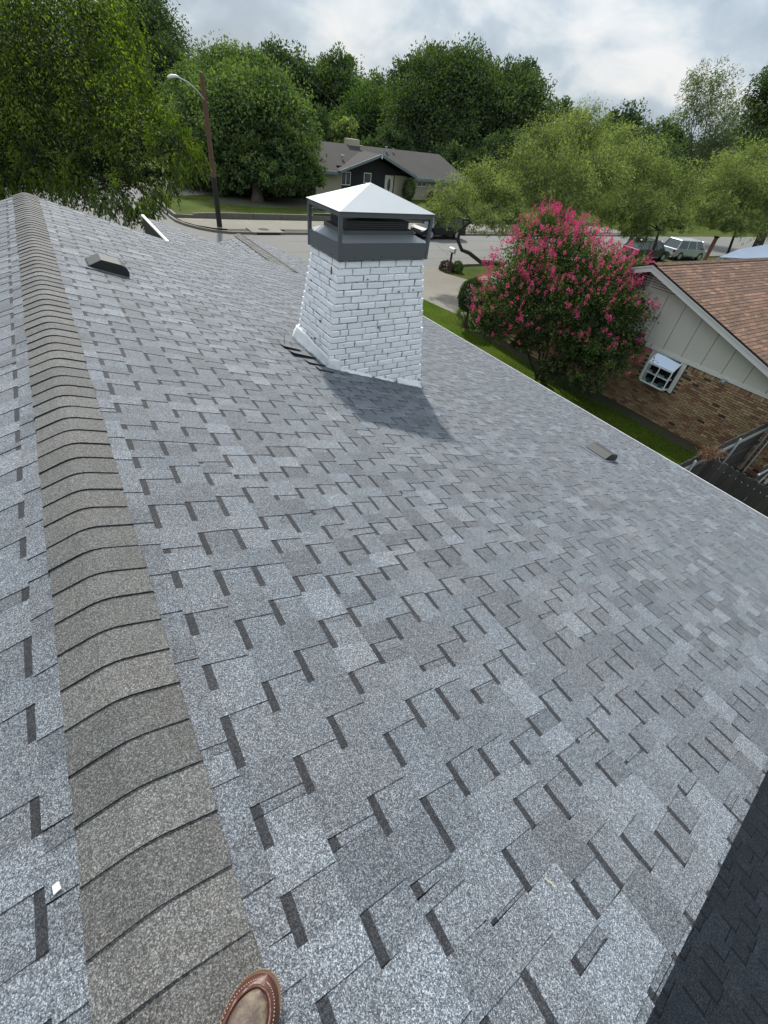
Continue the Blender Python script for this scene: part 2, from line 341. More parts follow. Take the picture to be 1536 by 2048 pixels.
# ------------------------------------------------------------------ our roof: shingles
E = .163            # shingle course exposure
EC = .134           # ridge cap exposure
SL = 1.08            # shingle strip length
XE = 9.75           # eave distance from the ridge
RX = Matrix.Rotation(TH, 4, 'Y')
def plane_mat(side, s, y, off=0.):
    "local x = down the slope, z = roof normal"
    if side > 0: R = Matrix.Rotation(TH, 4, 'Y')
    else: R = Matrix.Rotation(PI, 4, 'Z') @ Matrix.Rotation(TH, 4, 'Y')
    return Matrix.Translation((0, 0, off)) @ R @ Matrix.Translation((s, y*side, 0))
def shingle_faces(mb, r, L0, L1, M, e=E, hb=.0042, ht=.0036, tone0=1., seed_layout=None):
    "one laminated strip: base layer with a printed shade band in the slots, raised tabs above it"
    def P(a, b, h): return M @ Vector((a, b, h))
    hs = lambda a: .0012 + hb*(a/e)
    bt = tone0*r.uniform(.90, 1.08)
    y = L0; segs = []
    y = L0 + (r.uniform(0, .05)); tabs = []
    while y < L1-.02:
        w = r.choice((.08, .10, .12, .14, .17)) * r.uniform(.92, 1.08)
        tabs.append((y, min(y+w, L1), tone0*r.choice((.80, .86, .92, .97, 1.0, 1.06, 1.16, 1.34))*r.uniform(.97, 1.03)))
        y += w + r.choice((.10, .115, .13, .155))*r.uniform(.9, 1.1)
    # base
    cuts = sorted({L0, L1, *[t[0] for t in tabs], *[t[1] for t in tabs]})
    bw = .031
    for a, b in zip(cuts, cuts[1:]):
        if b-a < 1e-4: continue
        under = any(t[0] <= a+1e-5 and b <= t[1]+1e-5 for t in tabs)
        if under: continue
        tt = bt*r.choice((.84, .92, .98, 1.0, 1.06, 1.14))
        mb.face([P(0, a, hs(0)), P(bw, a, hs(bw)), P(bw, b, hs(bw)), P(0, b, hs(0))], tt, 1.)
        mb.face([P(bw, a, hs(bw)), P(e, a, hs(e)), P(e, b, hs(e)), P(bw, b, hs(bw))], tt, 0.)
        mb.face([P(e, a, hs(e)), P(e, a, -.001), P(e, b, -.001), P(e, b, hs(e))], .25, 0.)
    for a, b, tn in tabs:
        d0, d1 = r.uniform(-.004, .004), r.uniform(-.004, .004)
        T0, T1 = hs(0)+ht*.75, hs(e)+ht
        mb.face([P(-.004, a+d0, T0), P(e, a-d0, T1), P(e, b+d1, T1), P(-.004, b-d1, T0)], tn, 0.)
        mb.face([P(-.004, a+d0, hs(0)-.001), P(e, a-d0, hs(e)-.004), P(e, a-d0, T1), P(-.004, a+d0, T0)], .22, 0.)
        mb.face([P(-.004, b-d1, T0), P(e, b+d1, T1), P(e, b+d1, hs(e)-.004), P(-.004, b-d1, hs(0)-.001)], .22, 0.)
        mb.face([P(e, a-d0, T1), P(e, a-d0, -.001), P(e, b+d1, -.001), P(e, b+d1, T1)], .25, 0.)

house = empty('house', (0, 0, GZ), 0, 'low house under the broad grey shingled roof the picture is taken from', 'house')
ZH = Matrix.Translation((0, 0, -GZ))
Y0, Y1, Y2, Y3 = -.50, 9.65, 11.77, 15.5
X1, X2 = 1.85, 4.98
dk = MB()
def roof_slab(mb, x0, x1, y0, y1, z0=0., side=1, th=.05):
    q = [(side*x0, y0), (side*x1, y0), (side*x1, y1), (side*x0, y1)]
    zf = lambda x: z0 - abs(x)/3
    mb.hexa([Vector((x, y, zf(x)-th)) for x, y in q] + [Vector((x, y, zf(x)-.004)) for x, y in q])
roof_slab(dk, 0, X1, Y0, Y1); roof_slab(dk, X1, X2, Y0, Y2); roof_slab(dk, X2, XE, Y0, Y3)
roof_slab(dk, 0, XE, Y0, Y1, side=-1)
# front wing: left slope falls back from its own ridge
zw = -X2/3
dk.hexa([Vector(p) for p in ((X2, Y2-.3, zw-.05), (X2, Y3, zw-.05), (X2-3, Y3, zw-1.05), (X2-3, Y2-.3, zw-1.05), (X2, Y2-.3, zw-.004), (X2, Y3, zw-.004), (X2-3, Y3, zw-1.004), (X2-3, Y2-.3, zw-1.004))])
# rear lower roof beyond the near rake
DROP = -1.9
roof_slab(dk, .2, XE+1.2, -7, Y0-.02, z0=DROP)
roof = dk.build('roof', M_ASPH, house, fix=True); roof.matrix_parent_inverse = ZH

rows = int((XE/CT-.079)/E)
items = []          # (priority, side, s, y0, y1, off, seed)
def visible_px(p):
    v = Vector(p)-CAM; d = v.dot(FWD)
    if d <= .05: return None
    return 768+FPX*v.dot(RIGHT)/d, 1024-FPX*v.dot(UP)/d, d
def ylim(x): return Y1 if x < X1 else (Y2 if x < X2 else Y3)
def plan(side, nrow, ya, yb_fn, off=0., s0=0.):
    for i in range(nrow):
        s = s0+i*E; x = s*CT
        ya_, yb_ = ya, yb_fn(x+.02)
        y = ya_ - ((i*.155*1.13) % SL) - rnd.uniform(0, .05)
        while y < yb_:
            a, b = max(y, ya_), min(y+SL-.002, yb_)
            if b-a > .002:
                c = Vector((side*(s+E/2)*CT, (a+b)/2, off-(s+E/2)*ST)); q = visible_px(c)
                vis = q and -250 < q[0] < 1800 and -200 < q[1] < 2300
                dist = (c-CAM).length
                pr = dist/max(.12, abs((Vector((side*ST, 0, CT))).dot((CAM-c).normalized()))) if vis else 1e6+dist
                items.append((pr, side, s, a, b, off, rnd.random()))
            y += SL
plan(1, rows, Y0, ylim, s0=.079)
plan(-1, int(6/E), Y0, lambda x: Y1, s0=.079)
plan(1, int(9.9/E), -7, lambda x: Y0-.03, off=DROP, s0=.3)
items.sort()
variants = {}
def variant(k, low):
    if (k, low) not in variants:
        mb = MB(); shingle_faces(mb, random.Random(100+k), 0, SL-.002, Matrix())
        variants[k, low] = mb.mesh('shingle')
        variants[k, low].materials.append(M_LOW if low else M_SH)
    return variants[k, low]
rest = MB(); restl = MB()
nsh = 0
for n, (pr, side, s, a, b, off, sdv) in enumerate(items):
    r = random.Random(int(sdv*1e9))
    if nsh < 300 and pr < 1e6:
        nsh += 1
        Mw = ZH @ plane_mat(side, s, a if side > 0 else b, off)
        if b-a > SL-.01: me = variant(r.randrange(24), off != 0)
        else:
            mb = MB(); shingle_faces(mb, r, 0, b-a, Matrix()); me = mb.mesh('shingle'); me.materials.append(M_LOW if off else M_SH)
        o = put('shingle', me, M_SH, roof); o.matrix_basis = Matrix(); o.matrix_parent_inverse = Matrix()
        o.matrix_local = plane_mat(side, s, a if side > 0 else b, off)
    else:
        # deck frame: y runs along world y on the right plane, against it on the left
        Mx = plane_mat(side, s, a if side > 0 else b, off)
        shingle_faces(restl if off else rest, r, 0, b-a, Mx)
o = rest.build('shingle_field', M_SH, roof, fix=False); o['kind'] = 'stuff'
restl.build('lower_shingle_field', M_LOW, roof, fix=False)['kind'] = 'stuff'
# wing left slope shingles
wl = MB(); r = random.Random(5)
Mwing = Matrix.Translation((X2, 0, zw)) @ Matrix.Rotation(PI, 4, 'Z') @ Matrix.Rotation(TH, 4, 'Y')
for i in range(18):
    y = Y2-.3 - (i*.17 % SL)
    while y < Y3:
        a, b = max(y, Y2-.3), min(y+SL, Y3)
        if b-a > .04: shingle_faces(wl, r, 0, b-a, Mwing @ Matrix.Translation((i*E, -b, 0)))
        y += SL
wl.build('wing_shingles', M_SH, roof, fix=False)['kind'] = 'stuff'

def cap_mesh(r):
    mb = MB(); n = 10; w = .156; L_ = EC+.004
    prof = []
    for k in range(n+1):
        u = -w + 2*w*k/n; x = u; z = -abs(u)/3 if abs(u) > .05 else -(.05/3)*(.5+.5*(u/.05)**2)
        prof.append((x, z))
    tl = r.uniform(.84, 1.14)
    jl, jr = r.uniform(-.003, .003), r.uniform(-.003, .003)
    near, far = .0165, .0095
    for (x0, z0), (x1, z1) in zip(prof, prof[1:]):
        s0 = jl*(x0 < 0)*abs(x0)/w + jr*(x0 > 0)*abs(x0)/w; s1 = jl*(x1 < 0)*abs(x1)/w + jr*(x1 > 0)*abs(x1)/w
        a, b, c, d = Vector((x0, s0, z0+near)), Vector((x1, s1, z1+near)), Vector((x1, L_, z1+far)), Vector((x0, L_, z0+far))
        mb.face([a, b, c, d], tl)
        mb.face([Vector((x0, s0, z0+near-.0105)), Vector((x1, s1, z1+near-.0105)), b, a], .12)
    for k, sg in ((0, 1), (-1, -1)):
        x, z = prof[k]; pts = [Vector((x, 0, z+near)), Vector((x, L_, z+far)), Vector((x, L_, z+.001)), Vector((x, 0, z+.001))]
        mb.face(pts[::sg], .3)
    return mb.mesh('ridge_cap')
caps = [cap_mesh(random.Random(i)) for i in range(10)]
for c in caps: c.materials.append(M_CAP); c.polygons.foreach_set('use_smooth', [True]*len(c.polygons)); c.set_sharp_from_angle(angle=.6)
y = Y0; i = 0
while y < Y1-.05:
    o = put('ridge_cap', caps[rnd.randrange(10)], None, roof); o.location = (rnd.uniform(-.003, .003), y, .004); o.rotation_euler = (rnd.uniform(-.003, .006), 0, rnd.uniform(-.018, .018))
    y += EC; i += 1
y = Y2-.35
while y < Y3-.05:
    o = put('ridge_cap', caps[rnd.randrange(10)], None, roof); o.location = (X2, y, zw+.006); y += EC
# narrow starter strips beside the caps, drip edge, fascia
m = MB()
for (xa, ya, xb, yb) in ((XE, Y0, XE, Y3), ):
    m.box(XE-.01, XE+.018, Y0, Y3, -XE/3-.05, -XE/3-.006)
child_m = m.build('drip_edge', M_WTRIM, roof)
m = MB()
def rake(mb, x0, x1, y, z0=0., w=.02, h=.2, side=1, top=-.055):
    q = [Vector((side*x, yy, z0-abs(x)/3+zz_)) for zz_ in (top-h, top) for x, yy in ((x0, y), (x1, y), (x1, y+w), (x0, y+w))]
    mb.hexa(q)
rake(m, 0, X1, Y1-.02); rake(m, X1+.02, X2, Y2-.02); rake(m, X2, XE, Y3-.02); rake(m, 0, XE, Y0); rake(m, 0, XE, Y0, side=-1); rake(m, 0, XE, Y1-.02, side=-1)
m.box(XE-.03, XE-.005, Y0, Y3, -XE/3-.25, -XE/3-.055)
m.build('fascia', M_WTRIM, roof)
# upper step of the front section: pale flashing over a dark upright face
m = MB(); m.box(X1-.012, X1+.006, Y1, Y2+.05, -X1/3-.36, -X1/3+.015); m.build('step_face', M_POLEB, roof)
m = MB(); m.box(X1-.014, X1+.035, Y1-.15, Y2+.06, -X1/3-.006, -X1/3+.022); m.build('step_flashing', M_WTRIM, roof)
m = MB()
m.box(-8.9, 8.9, Y0+.5, Y1-.5, GZ, -3.35); m.box(X2, 8.9, Y1-.5, Y3-.5, GZ, -3.35)
m.prism([(-8.9, -3.35), (8.9, -3.35), (0, -.4)], 1, Y0+.5, Y1-.5)
m.box(2.3, 8.9, Y1-.5, Y2-.5, GZ, -3.35)
m.box(.5, 9.6, -6.5, Y0+.45, GZ, -5.2)
o = m.build('wall', M_GREY, house); o.matrix_parent_inverse = ZH

# ------------------------------------------------------------------ white brick chimney
def lerp(a, b, t): return a+(b-a)*t
ZB, ZT = -.82, .285
def chx(z):
    t = (z-ZB)/(ZT-ZB)
    return lerp(2.45, 2.570, t), lerp(3.80, 3.640, t), lerp(4.36, 4.385, t), lerp(5.27, 5.055, t)
chim = empty('chimney', (3.1, 4.7, -1.04), 0, 'white painted brick chimney with grey metal cap standing on the grey roof', 'chimney')
m = MB()
def chq(z, ins): x0, x1, y0, y1 = chx(z); return [Vector((x0+ins, y0+ins, z)), Vector((x1-ins, y0+ins, z)), Vector((x1-ins, y1-ins, z)), Vector((x0+ins, y1-ins, z))]
m.hexa(chq(-1.75, .016)+chq(ZT, .016)); child(m, 'mortar_core', M_MORT, chim)
rh = .0685
nb = 0
for k in range(-8, 17):
    z0 = ZB + k*rh + .004 + rnd.uniform(-.0025, .0025); z1 = z0+rh-.0085+rnd.uniform(-.002, .001)
    if z1 > ZT: z1 = ZT
    if z1-z0 < .02: continue
    x0, x1, y0, y1 = chx((z0+z1)/2)
    for face in ('front', 'left', 'right', 'back'):
        L_ = (x1-x0) if face in ('front', 'back') else (y1-y0)
        bl = .213; pos = -(k % 2)*bl/2 + (0 if face in ('front', 'back') else bl*.5) - rnd.uniform(0, .02)
        if pos > 0: pos -= bl
        while pos < L_:
            ln = bl*rnd.choice((1, 1, .96, 1.03, 1.09, .90, .5 if rnd.random() < .2 else 1)); a, b = max(pos, 0), min(pos+ln-.009, L_); pos += ln
            if L_-b < .03: b = L_; pos = L_
            if b-a < .03: continue
            pr = rnd.uniform(-.005, .008) + (.010 if rnd.random() < .05 else 0); ch = rnd.uniform(.005, .010); b -= .004; rot = rnd.uniform(-.006, .006)
            dz0, dz1 = rnd.uniform(-.002, .002), rnd.uniform(-.002, .002)
            def T(u, v, w):   # u along the face, v outward, w up
                if face == 'front': return (x0+u, y0-v, w)
                if face == 'back': return (x1-u, y1+v, w)
                if face == 'left': return (x0-v, y1-u, w)
                return (x1+v, y0+u, w)
            # bottom on or under the roof? skip what is buried
            pc = T((a+b)/2, 0, z0)
            if z1 < -pc[0]/3-.03: continue
            lo_a = 0 if a > .001 else 0
            q = MB(); tn = rnd.uniform(.93, 1.03)
            O = [(a, z0), (b, z0), (b, z1), (a, z1)]
            I = [(a+ch*rnd.uniform(.4, 1.8), z0+ch*.8+dz0), (b-ch*rnd.uniform(.4, 1.8), z0+ch*.8), (b-ch*rnd.uniform(.5, 1.6), z1-ch*.8+dz1+rot*.3), (a+ch*rnd.uniform(.5, 1.6), z1-ch*.8-rot*.3)]
            back = [T(u, -.012, w) for u, w in O]; mid_ = [T(u, pr-ch*.7, w) for u, w in O]; fr = [T(u, pr+rot*(1 if i_ in (1, 2) else -1)*.5, w) for i_, (u, w) in enumerate(I)]
            q.face(fr, tn)
            for i in range(4):
                j = (i+1) % 4
                q.face([mid_[i], mid_[j], fr[j], fr[i]], tn); q.face([back[i], back[j], mid_[j], mid_[i]], tn)
            o = child(q, 'brick', M_WBRICK, chim); nb += 1
# painted flashing skirt, crumpled, lapping out over the shingles
def skirt(pts_top, pts_bot, name, n=16, amp=.012, lab=None):
    q = MB(); r = random.Random(3)
    G_ = []
    for i in range(n+1):
        t = i/n; a = Vector(pts_top[0]).lerp(Vector(pts_top[1]), t); b = Vector(pts_bot[0]).lerp(Vector(pts_bot[1]), t); rowp = []
        for j in range(6):
            u = j/5; p = a.lerp(b, u) + Vector((r.uniform(-amp, amp)*u, r.uniform(-amp, amp)*u, r.uniform(-amp, amp)*(1.2 if j == 0 else .6*u))); rowp.append(p)
        G_.append(rowp)
    for i in range(n):
        for j in range(5): q.face([G_[i][j], G_[i][j+1], G_[i+1][j+1], G_[i+1][j]])
    o = child(q, name, M_FLASH, chim, smooth=True)
    md = o.modifiers.new('thick', 'SOLIDIFY'); md.thickness = .003
    return o
skirt([(2.437, 5.20, -.610), (2.432, 4.33, -.665)], [(2.37, 5.22, -.775), (2.425, 4.315, -.812)], 'flashing', 22, .011)
skirt([(2.44, 4.342, -.70), (2.60, 4.346, -.735)], [(2.425, 4.325, -.812), (2.60, 4.325, -.868)], 'flashing', 6, .007)
skirt([(2.60, 4.350, -.838), (3.05, 4.350, -.985)], [(2.60, 4.325, -.868), (3.05, 4.320, -1.018)], 'flashing', 14, .008)
skirt([(3.10, 4.350, -1.02), (3.40, 4.350, -1.11)], [(3.10, 4.325, -1.035), (3.40, 4.325, -1.135)], 'flashing', 8, .006)
skirt([(3.45, 4.350, -1.09), (3.84, 4.345, -1.20)], [(3.45, 4.315, -1.15), (3.87, 4.30, -1.285)], 'flashing', 10, .009)
skirt([(3.845, 4.33, -1.20), (3.845, 5.25, -1.16)], [(3.90, 4.29, -1.298), (3.93, 5.3, -1.31)], 'flashing', 12, .006)
rc = random.Random(12)
for k in range(26):
    z_ = rc.uniform(-.75, .22); x0, x1, y0, y1 = chx(z_); sz_ = rc.uniform(.006, .020); hh_ = rc.uniform(.005, .014); q = MB()
    if rc.random() < .5: u = rc.uniform(y0+.05, y1-.05); pts_ = [(u+math.cos(a)*sz_*rc.uniform(.6, 1.2), z_+math.sin(a)*hh_*rc.uniform(.6, 1.2)) for a in (0, 1.1, 2.2, 3.2, 4.2, 5.3)]; q.prism(pts_, 0, x0-.011, x0+.01)
    else:
        u = rc.uniform(x0+.05, x1-.05); pts_ = [(u+math.cos(a)*sz_*rc.uniform(.6, 1.2), z_+math.sin(a)*hh_*rc.uniform(.6, 1.2)) for a in (0, 1.1, 2.2, 3.2, 4.2, 5.3)]; q.prism(pts_, 1, y0-.0095, y0+.01)
    if z_ < -x0/3+.1 and z_ < -pts_[0][0]/3: continue
    child(q, 'chip', material('bare_brick_chip', (.16, .11, .085), .95, fine=.4, fscale=120) if rc.random() < .45 else M_MORT, chim)
# cap
cap = empty('chimney_cap', (0, 0, 0)); cap.parent = chim; cap.matrix_parent_inverse = Matrix.Translation((-3.1, -4.7, 1.04))
KX0, KX1, KY0, KY1 = 2.545, 3.655, 4.360, 5.085; KE = .70
m = MB(); w = .012
bz0, bz1 = .285, .437
m.box(KX0, KX1, KY0, KY0+w, bz0, bz1); m.box(KX0, KX1, KY1-w, KY1, bz0, bz1); m.box(KX0, KX0+w, KY0+w+.001, KY1-w-.001, bz0, bz1); m.box(KX1-w, KX1, KY0+w+.001, KY1-w-.001, bz0, bz1)
m.build('skirt_band', M_CAPM, cap)
pw = .036
for px_ in (KX0-.004, KX1-pw+.004):
    for py_ in (KY0-.004, KY1-pw+.004):
        m = MB(); m.box(px_, px_+pw, py_, py_+pw, bz0-.006, KE-.002); m.build('corner_post', M_CAPM, cap, bevel=.003)
m = MB(); h = .045
for a in ((KX0, KX1, KY0-.002, KY0+.03), (KX0, KX1, KY1-.03, KY1+.002)): m.box(*a, KE-h, KE-.001)
for a in ((KX0-.002, KX0+.03, KY0+.032, KY1-.032), (KX1-.03, KX1+.002, KY0+.032, KY1-.032)): m.box(*a, KE-h, KE-.001)
m.build('top_rail', M_CAPM, cap)
m = MB(); ii = .13; zi = .490
o_ = [(KX0+w, KY0+w, bz1), (KX1-w, KY0+w, bz1), (KX1-w, KY1-w, bz1), (KX0+w, KY1-w, bz1)]
n_ = [(KX0+ii, KY0+ii, zi), (KX1-ii, KY0+ii, zi), (KX1-ii, KY1-ii, zi), (KX0+ii, KY1-ii, zi)]
for i in range(4): j = (i+1) % 4; m.face([o_[i], o_[j], n_[j], n_[i]])
m.build('sloped_tray', M_CAPT if False else material('tray_sheet', (.30, .32, .335), .3, metal=.35, vary=.05), cap)
m = MB()
for i in range(4):
    j = (i+1) % 4; a, b = Vector(n_[i]), Vector(n_[j]); m.bar(a+Vector((0, 0, .016)), b+Vector((0, 0, .016)), .012, .034)
m.build('flue_collar', M_CAPM, cap)
m = MB(); m.box(KX0+ii+.05, KX1-ii-.05, KY0+ii+.05, KY1-ii-.05, .3, .60); m.build('flue_screen', material('dark_screen', (.022, .024, .026), .6), cap)
for k in range(5):
    m = MB(); zq = .515+k*.018; m.box(KX0+ii+.045, KX1-ii-.045, KY0+ii+.042, KY0+ii+.05, zq, zq+.006); m.box(KX0+ii+.042, KX0+ii+.05, KY0+ii+.052, KY1-ii-.05, zq, zq+.006); m.build('screen_wire', M_CAPM, cap)
m = MB()
for z_ in (.565, .61):
    m.bar((KX0+.04, KY1-.05, z_), (KX1-.04, KY1-.05, z_), .012, .016)
m.bar((KX0+.03, KY0+.03, KE-.06), (KX1-.03, KY1-.03, KE-.09), .02); m.bar((KX1-.03, KY0+.03, KE-.06), (KX0+.03, KY1-.03, KE-.09), .02)
m.build('brace', M_CAPM, cap)
m = MB(); ov = .018; PK = Vector((3.060, 4.70, .900))
c_ = [Vector((KX0-ov, KY0-ov, KE)), Vector((KX1+ov, KY0-ov, KE)), Vector((KX1+ov, KY1+ov, KE)), Vector((KX0-ov, KY1+ov, KE))]
for i in range(4): j = (i+1) % 4; m.face([c_[i], c_[j], PK])
m.face(c_[::-1])
m.build('hood', M_CAPT, cap, bevel=.0035)
m = MB()
for sx_, sy_ in ((2.72, KY0-.004), (3.05, KY0-.004), (3.45, KY0-.004)): m.box(sx_, sx_+.008, sy_, sy_+.01, .31, .318)
for sy_ in (4.5, 4.75): m.box(KX0-.004, KX0+.01, sy_, sy_+.008, .31, .318)
m.build('screw', M_BLACK, cap)
# lifted shingles beside the chimney, hooked rust stain leaf
lf = MB()
for (xc, yc, L_, W_, lift, rz) in ((2.24, 4.62, .30, .16, .035, .12), (2.30, 4.42, .22, .14, .025, .1), (2.18, 4.80, .24, .13, .03, .05), (2.36, 4.26, .20, .12, .02, .02)):
    M_ = Matrix.Translation((xc, yc, -xc/3)) @ Matrix.Rotation(rz, 4, 'Z') @ Matrix.Rotation(TH, 4, 'Y')
    q = [M_ @ Vector(p) for p in ((-L_/2, -W_/2, lift-.006), (L_/2, -W_/2, lift*.6), (L_/2, W_/2, .008), (-L_/2, W_/2, .008), (-L_/2, -W_/2, lift), (L_/2, -W_/2, lift*.6+.006), (L_/2, W_/2, .014), (-L_/2, W_/2, .014))]
    lf.hexa(q, rnd.uniform(.8, 1.))
lf.build('cricket_flap', M_SH, roof)
m = MB(); m.prism([(4.50, .165), (4.512, .125), (4.525, .118), (4.535, .14), (4.528, .185), (4.512, .20)], 0, 2.545, 2.553)
m.build('leaf', material('rust', (.22, .07, .035), .8)); tag(bpy.data.objects['leaf'], 'rust brown dead leaf stuck to the upper left side of the chimney', 'leaf')

# ------------------------------------------------------------------ vents
def vent(x, y, label, flip=1, sc=1., w=.30, M_=None, L=.40, H=.115):
    "slant-backed hood: profile in the slope plane, opening downhill"
    Mv = plane_mat(1, x/CT, y)
    e = empty('roof_vent', (0, 0, 0), 0, label, 'roof vent', 'slant backed vents on the grey roof'); e.matrix_basis = Mv
    prof = [(0, .004), (.125*L/.4, H), (.30*L/.4, H+.004), (.335*L/.4, H-.006), (.362*L/.4, H-.024), (.378*L/.4, H-.05), (.385*L/.4, .03)]
    m = MB()
    for (a, b), (c, d) in zip(prof, prof[1:]): m.face([(a, -w/2, b), (c, -w/2, d), (c, w/2, d), (a, w/2, b)])
    o = m.build('hood', M_VENT, e); md = o.modifiers.new('t', 'SOLIDIFY'); md.thickness = .004; md.offset = -1
    for s_ in (-1, 1):
        m = MB()
        pts = [(a, s_*w/2*.992, b-.003) for a, b in prof] + [(.36*L/.4, s_*w/2*.992, .008), (0.01, s_*w/2*.992, .003)]
        m.face(pts if s_ < 0 else pts[::-1])
        m.build('side_panel', material('vent_side', (.014, .014, .015), .5), e, fix=False)
    m = MB(); m.box(.02, L*.94, -w/2+.01, w/2-.01, .004, .028); m.build('louvre', M_BLACK, e)
    m = MB(); m.box(-.07, L+.02, -w/2-.06, w/2+.06, .011, .0135); m.build('flange', M_SH, e)
    return e
vent(.40, 6.23, 'dark slant backed roof vent left of the chimney near the ridge', w=.30, L=.43)
vent(6.28, 2.83, 'shiny grey roof vent low on the slope right of the chimney', w=.36, L=.42)

# ------------------------------------------------------------------ bits lying on the roof
def on_roof(x, y, h=0.): return Vector((x, y, -abs(x)/3+h))
m = MB(); p = on_roof(-.205, .475, .012)
m.prism([(-.010, -.009), (.007, -.011), (.009, .007), (-.006, .010)], 2, 0, .003); o = m.build('paper_scrap', M_TRIM2); o.location = p; o.rotation_euler = (0, -TH, .3)
tag(o, 'small white scrap on the shingles left of the ridge caps', 'scrap')
m = MB(); m.tube([(0, 0, .006), (.02, .012, .010), (.035, .03, .008), (.05, .034, .012)], [.0025, .002, .0018, .001], 5); m.tube([(.02, .012, .010), (.012, .03, .014)], [.0018, .001], 5)
o = m.build('twig', M_BARKD); o.location = on_roof(.80, 1.62, .008); tag(o, 'short dark broken twig lying on the open shingles below the vent', 'twig')
m = MB(); m.tube([(0, 0, .004), (.008, -.016, .005), (.017, -.036, .004)], [.0012, .0014, .0008], 5)
o = m.build('straw', material('straw', (.55, .45, .25), .8)); o.location = on_roof(.93, -.15, .010); tag(o, 'pale bit of straw on the shingles near the right rake edge', 'straw')
m = MB(); m.tube([(0, 0, .0), (.05, .10, .09), (.065, .14, .12)], [.004, .003, .002], 5)
o = m.build('bent_wire', M_BARKD); o.location = on_roof(2.08, 4.75, .0); tag(o, 'thin dark wire sticking up from the roof left of the chimney', 'wire')

# ------------------------------------------------------------------ shoe on the ridge
M_LEA = material('brown_leather', (.070, .022, .014), .42, vary=.3, vscale=25, bump=.002, bscale=120)
M_LEAT = material('scuffed_leather', (.058, .034, .027), .6, vary=.7, vscale=38, fine=.4, fscale=220, bump=.002, bscale=160, c2=(.14, .11, .07))
M_WELT = material('tan_welt', (.115, .070, .044), .7, vary=.2, vscale=60)
M_STI = material('stitching', (.34, .25, .18), .7)
shoe = empty('shoe', (.166, .078, -.022), math.radians(-52), 'scuffed brown leather shoe with pale stitching on the ridge caps', 'shoe')
def outline(v, w, toe=.075):
    "half width at distance v behind the toe tip"
    if v < toe: return w*math.sqrt(max(0, 1-((toe-v)/toe)**2))
    return w*(1 - .13*min(1, (v-toe)/.10) + .02*max(0, (v-.18)/.1))
def loft(name, mat, w, zf0, zf1, v0=0., v1=.29, n=30, toe=.075, curve=None):
    m = MB(); rings = []
    for i in range(n+1):
        v = v0+(v1-v0)*(i/n)**1.4; hw = max(.001, outline(v-v0, w, toe)); ring = []
        for k in range(17):
            a = PI*k/16; cx_ = math.cos(a); sx_ = math.sin(a)
            ring.append(Vector((cx_*hw, -v, zf0(v)+(zf1(v)-zf0(v))*(sx_**(curve or .55)))))
        rings.append(ring)
    for r0, r1 in zip(rings, rings[1:]):
        for k in range(16): m.face([r0[k], r0[k+1], r1[k+1], r1[k]])
    m.face(rings[-1]); m.face(rings[0][::-1])
    return m.build(name, mat, shoe, smooth=True)
def flat_outline(name, mat, w, z0, z1, v1=.29, toe=.08, v0=-.0):
    vs = [v0+(v1-v0)*(i/26)**1.6 for i in range(27)]
    poly = [(outline(v-v0, w, toe), -v) for v in vs] + [(-outline(v-v0, w, toe), -v) for v in vs[::-1]]
    m = MB(); m.prism(poly[1:-1] if False else poly, 2, z0, z1); return m.build(name, mat, shoe, bevel=.0)
flat_outline('sole', material('sole_rubber', (.05, .04, .035), .8), .056, 0, .020, .30, .08, -.007)
flat_outline('welt', M_WELT, .0565, .020, .0255, .30, .08, -.0075)
loft('upper', M_LEA, .0535, lambda v: .024, lambda v: .060+.035*min(1, v/.13)+.02*max(0, (v-.13)/.12), 0, .29, curve=.42)
loft('toe_panel', M_LEAT, .0375, lambda v: .050+.030*min(1, v/.13), lambda v: .066+.038*min(1, v/.13)+.02*max(0, (v-.13)/.12), .024, .17, toe=.055, curve=.5)
# rolled seam and stitches round the toe panel
def rim_pt(v, side, w, toe, v0, z): return Vector((side*outline(v-v0, w, toe), -v, z))
m = MB(); path = [rim_pt(.02+.14*(i/20)**1.5, -1, .041, .057, .0195, .0615+.03*min(1, (.02+.14*(i/20)**1.5)/.13)) for i in range(20, -1, -1)] + [rim_pt(.02+.14*(i/20)**1.5, 1, .041, .057, .0195, .0615+.03*min(1, (.02+.14*(i/20)**1.5)/.13)) for i in range(1, 21)]
m.tube(path, .0032, 8); m.build('seam_roll', M_LEA, shoe, smooth=True)
def stitches(w, toe, v0, vmax, zf, n):
    m = MB(); pts = []
    for s_ in (-1, 1):
        for i in range(n):
            v = v0+(vmax-v0)*((i+.5)/n)**1.7; pts.append((v, s_))
            v2 = v + (vmax-v0)/n*.55*max(.25, ((i+.5)/n)**.7)*1.2
            m.bar(rim_pt(v, s_, w, toe, v0, zf(v)), rim_pt(v2, s_, w, toe, v0, zf(v2)), .0014, .0012)
    return m
stitches(.0475, .066, .010, .18, lambda v: .0560+.030*min(1, v/.13)+.0035, 30).build('stitching', M_STI, shoe)
stitches(.0560, .078, -.006, .26, lambda v: .0266, 40).build('stitching', M_STI, shoe)
m = MB()
for k in range(3): m.tube([(-.026, -.17-.018*k, .098+.006*k), (0, -.168-.018*k, .109+.006*k), (.026, -.17-.018*k, .098+.006*k)], .0022, 6)
m.build('lace', material('lace', (.25, .17, .10), .8), shoe)
m = MB(); m.tube([(0, -.235, .085), (0, -.24, .115), (0, -.242, .128)], [.040, .042, .043], 20); m.build('collar', M_LEA, shoe, smooth=True)
m = MB(); m.tube([(0, -.242, .118), (0, -.242, .1285)], [.034, .036], 16); m.build('opening', M_BLACK, shoe)

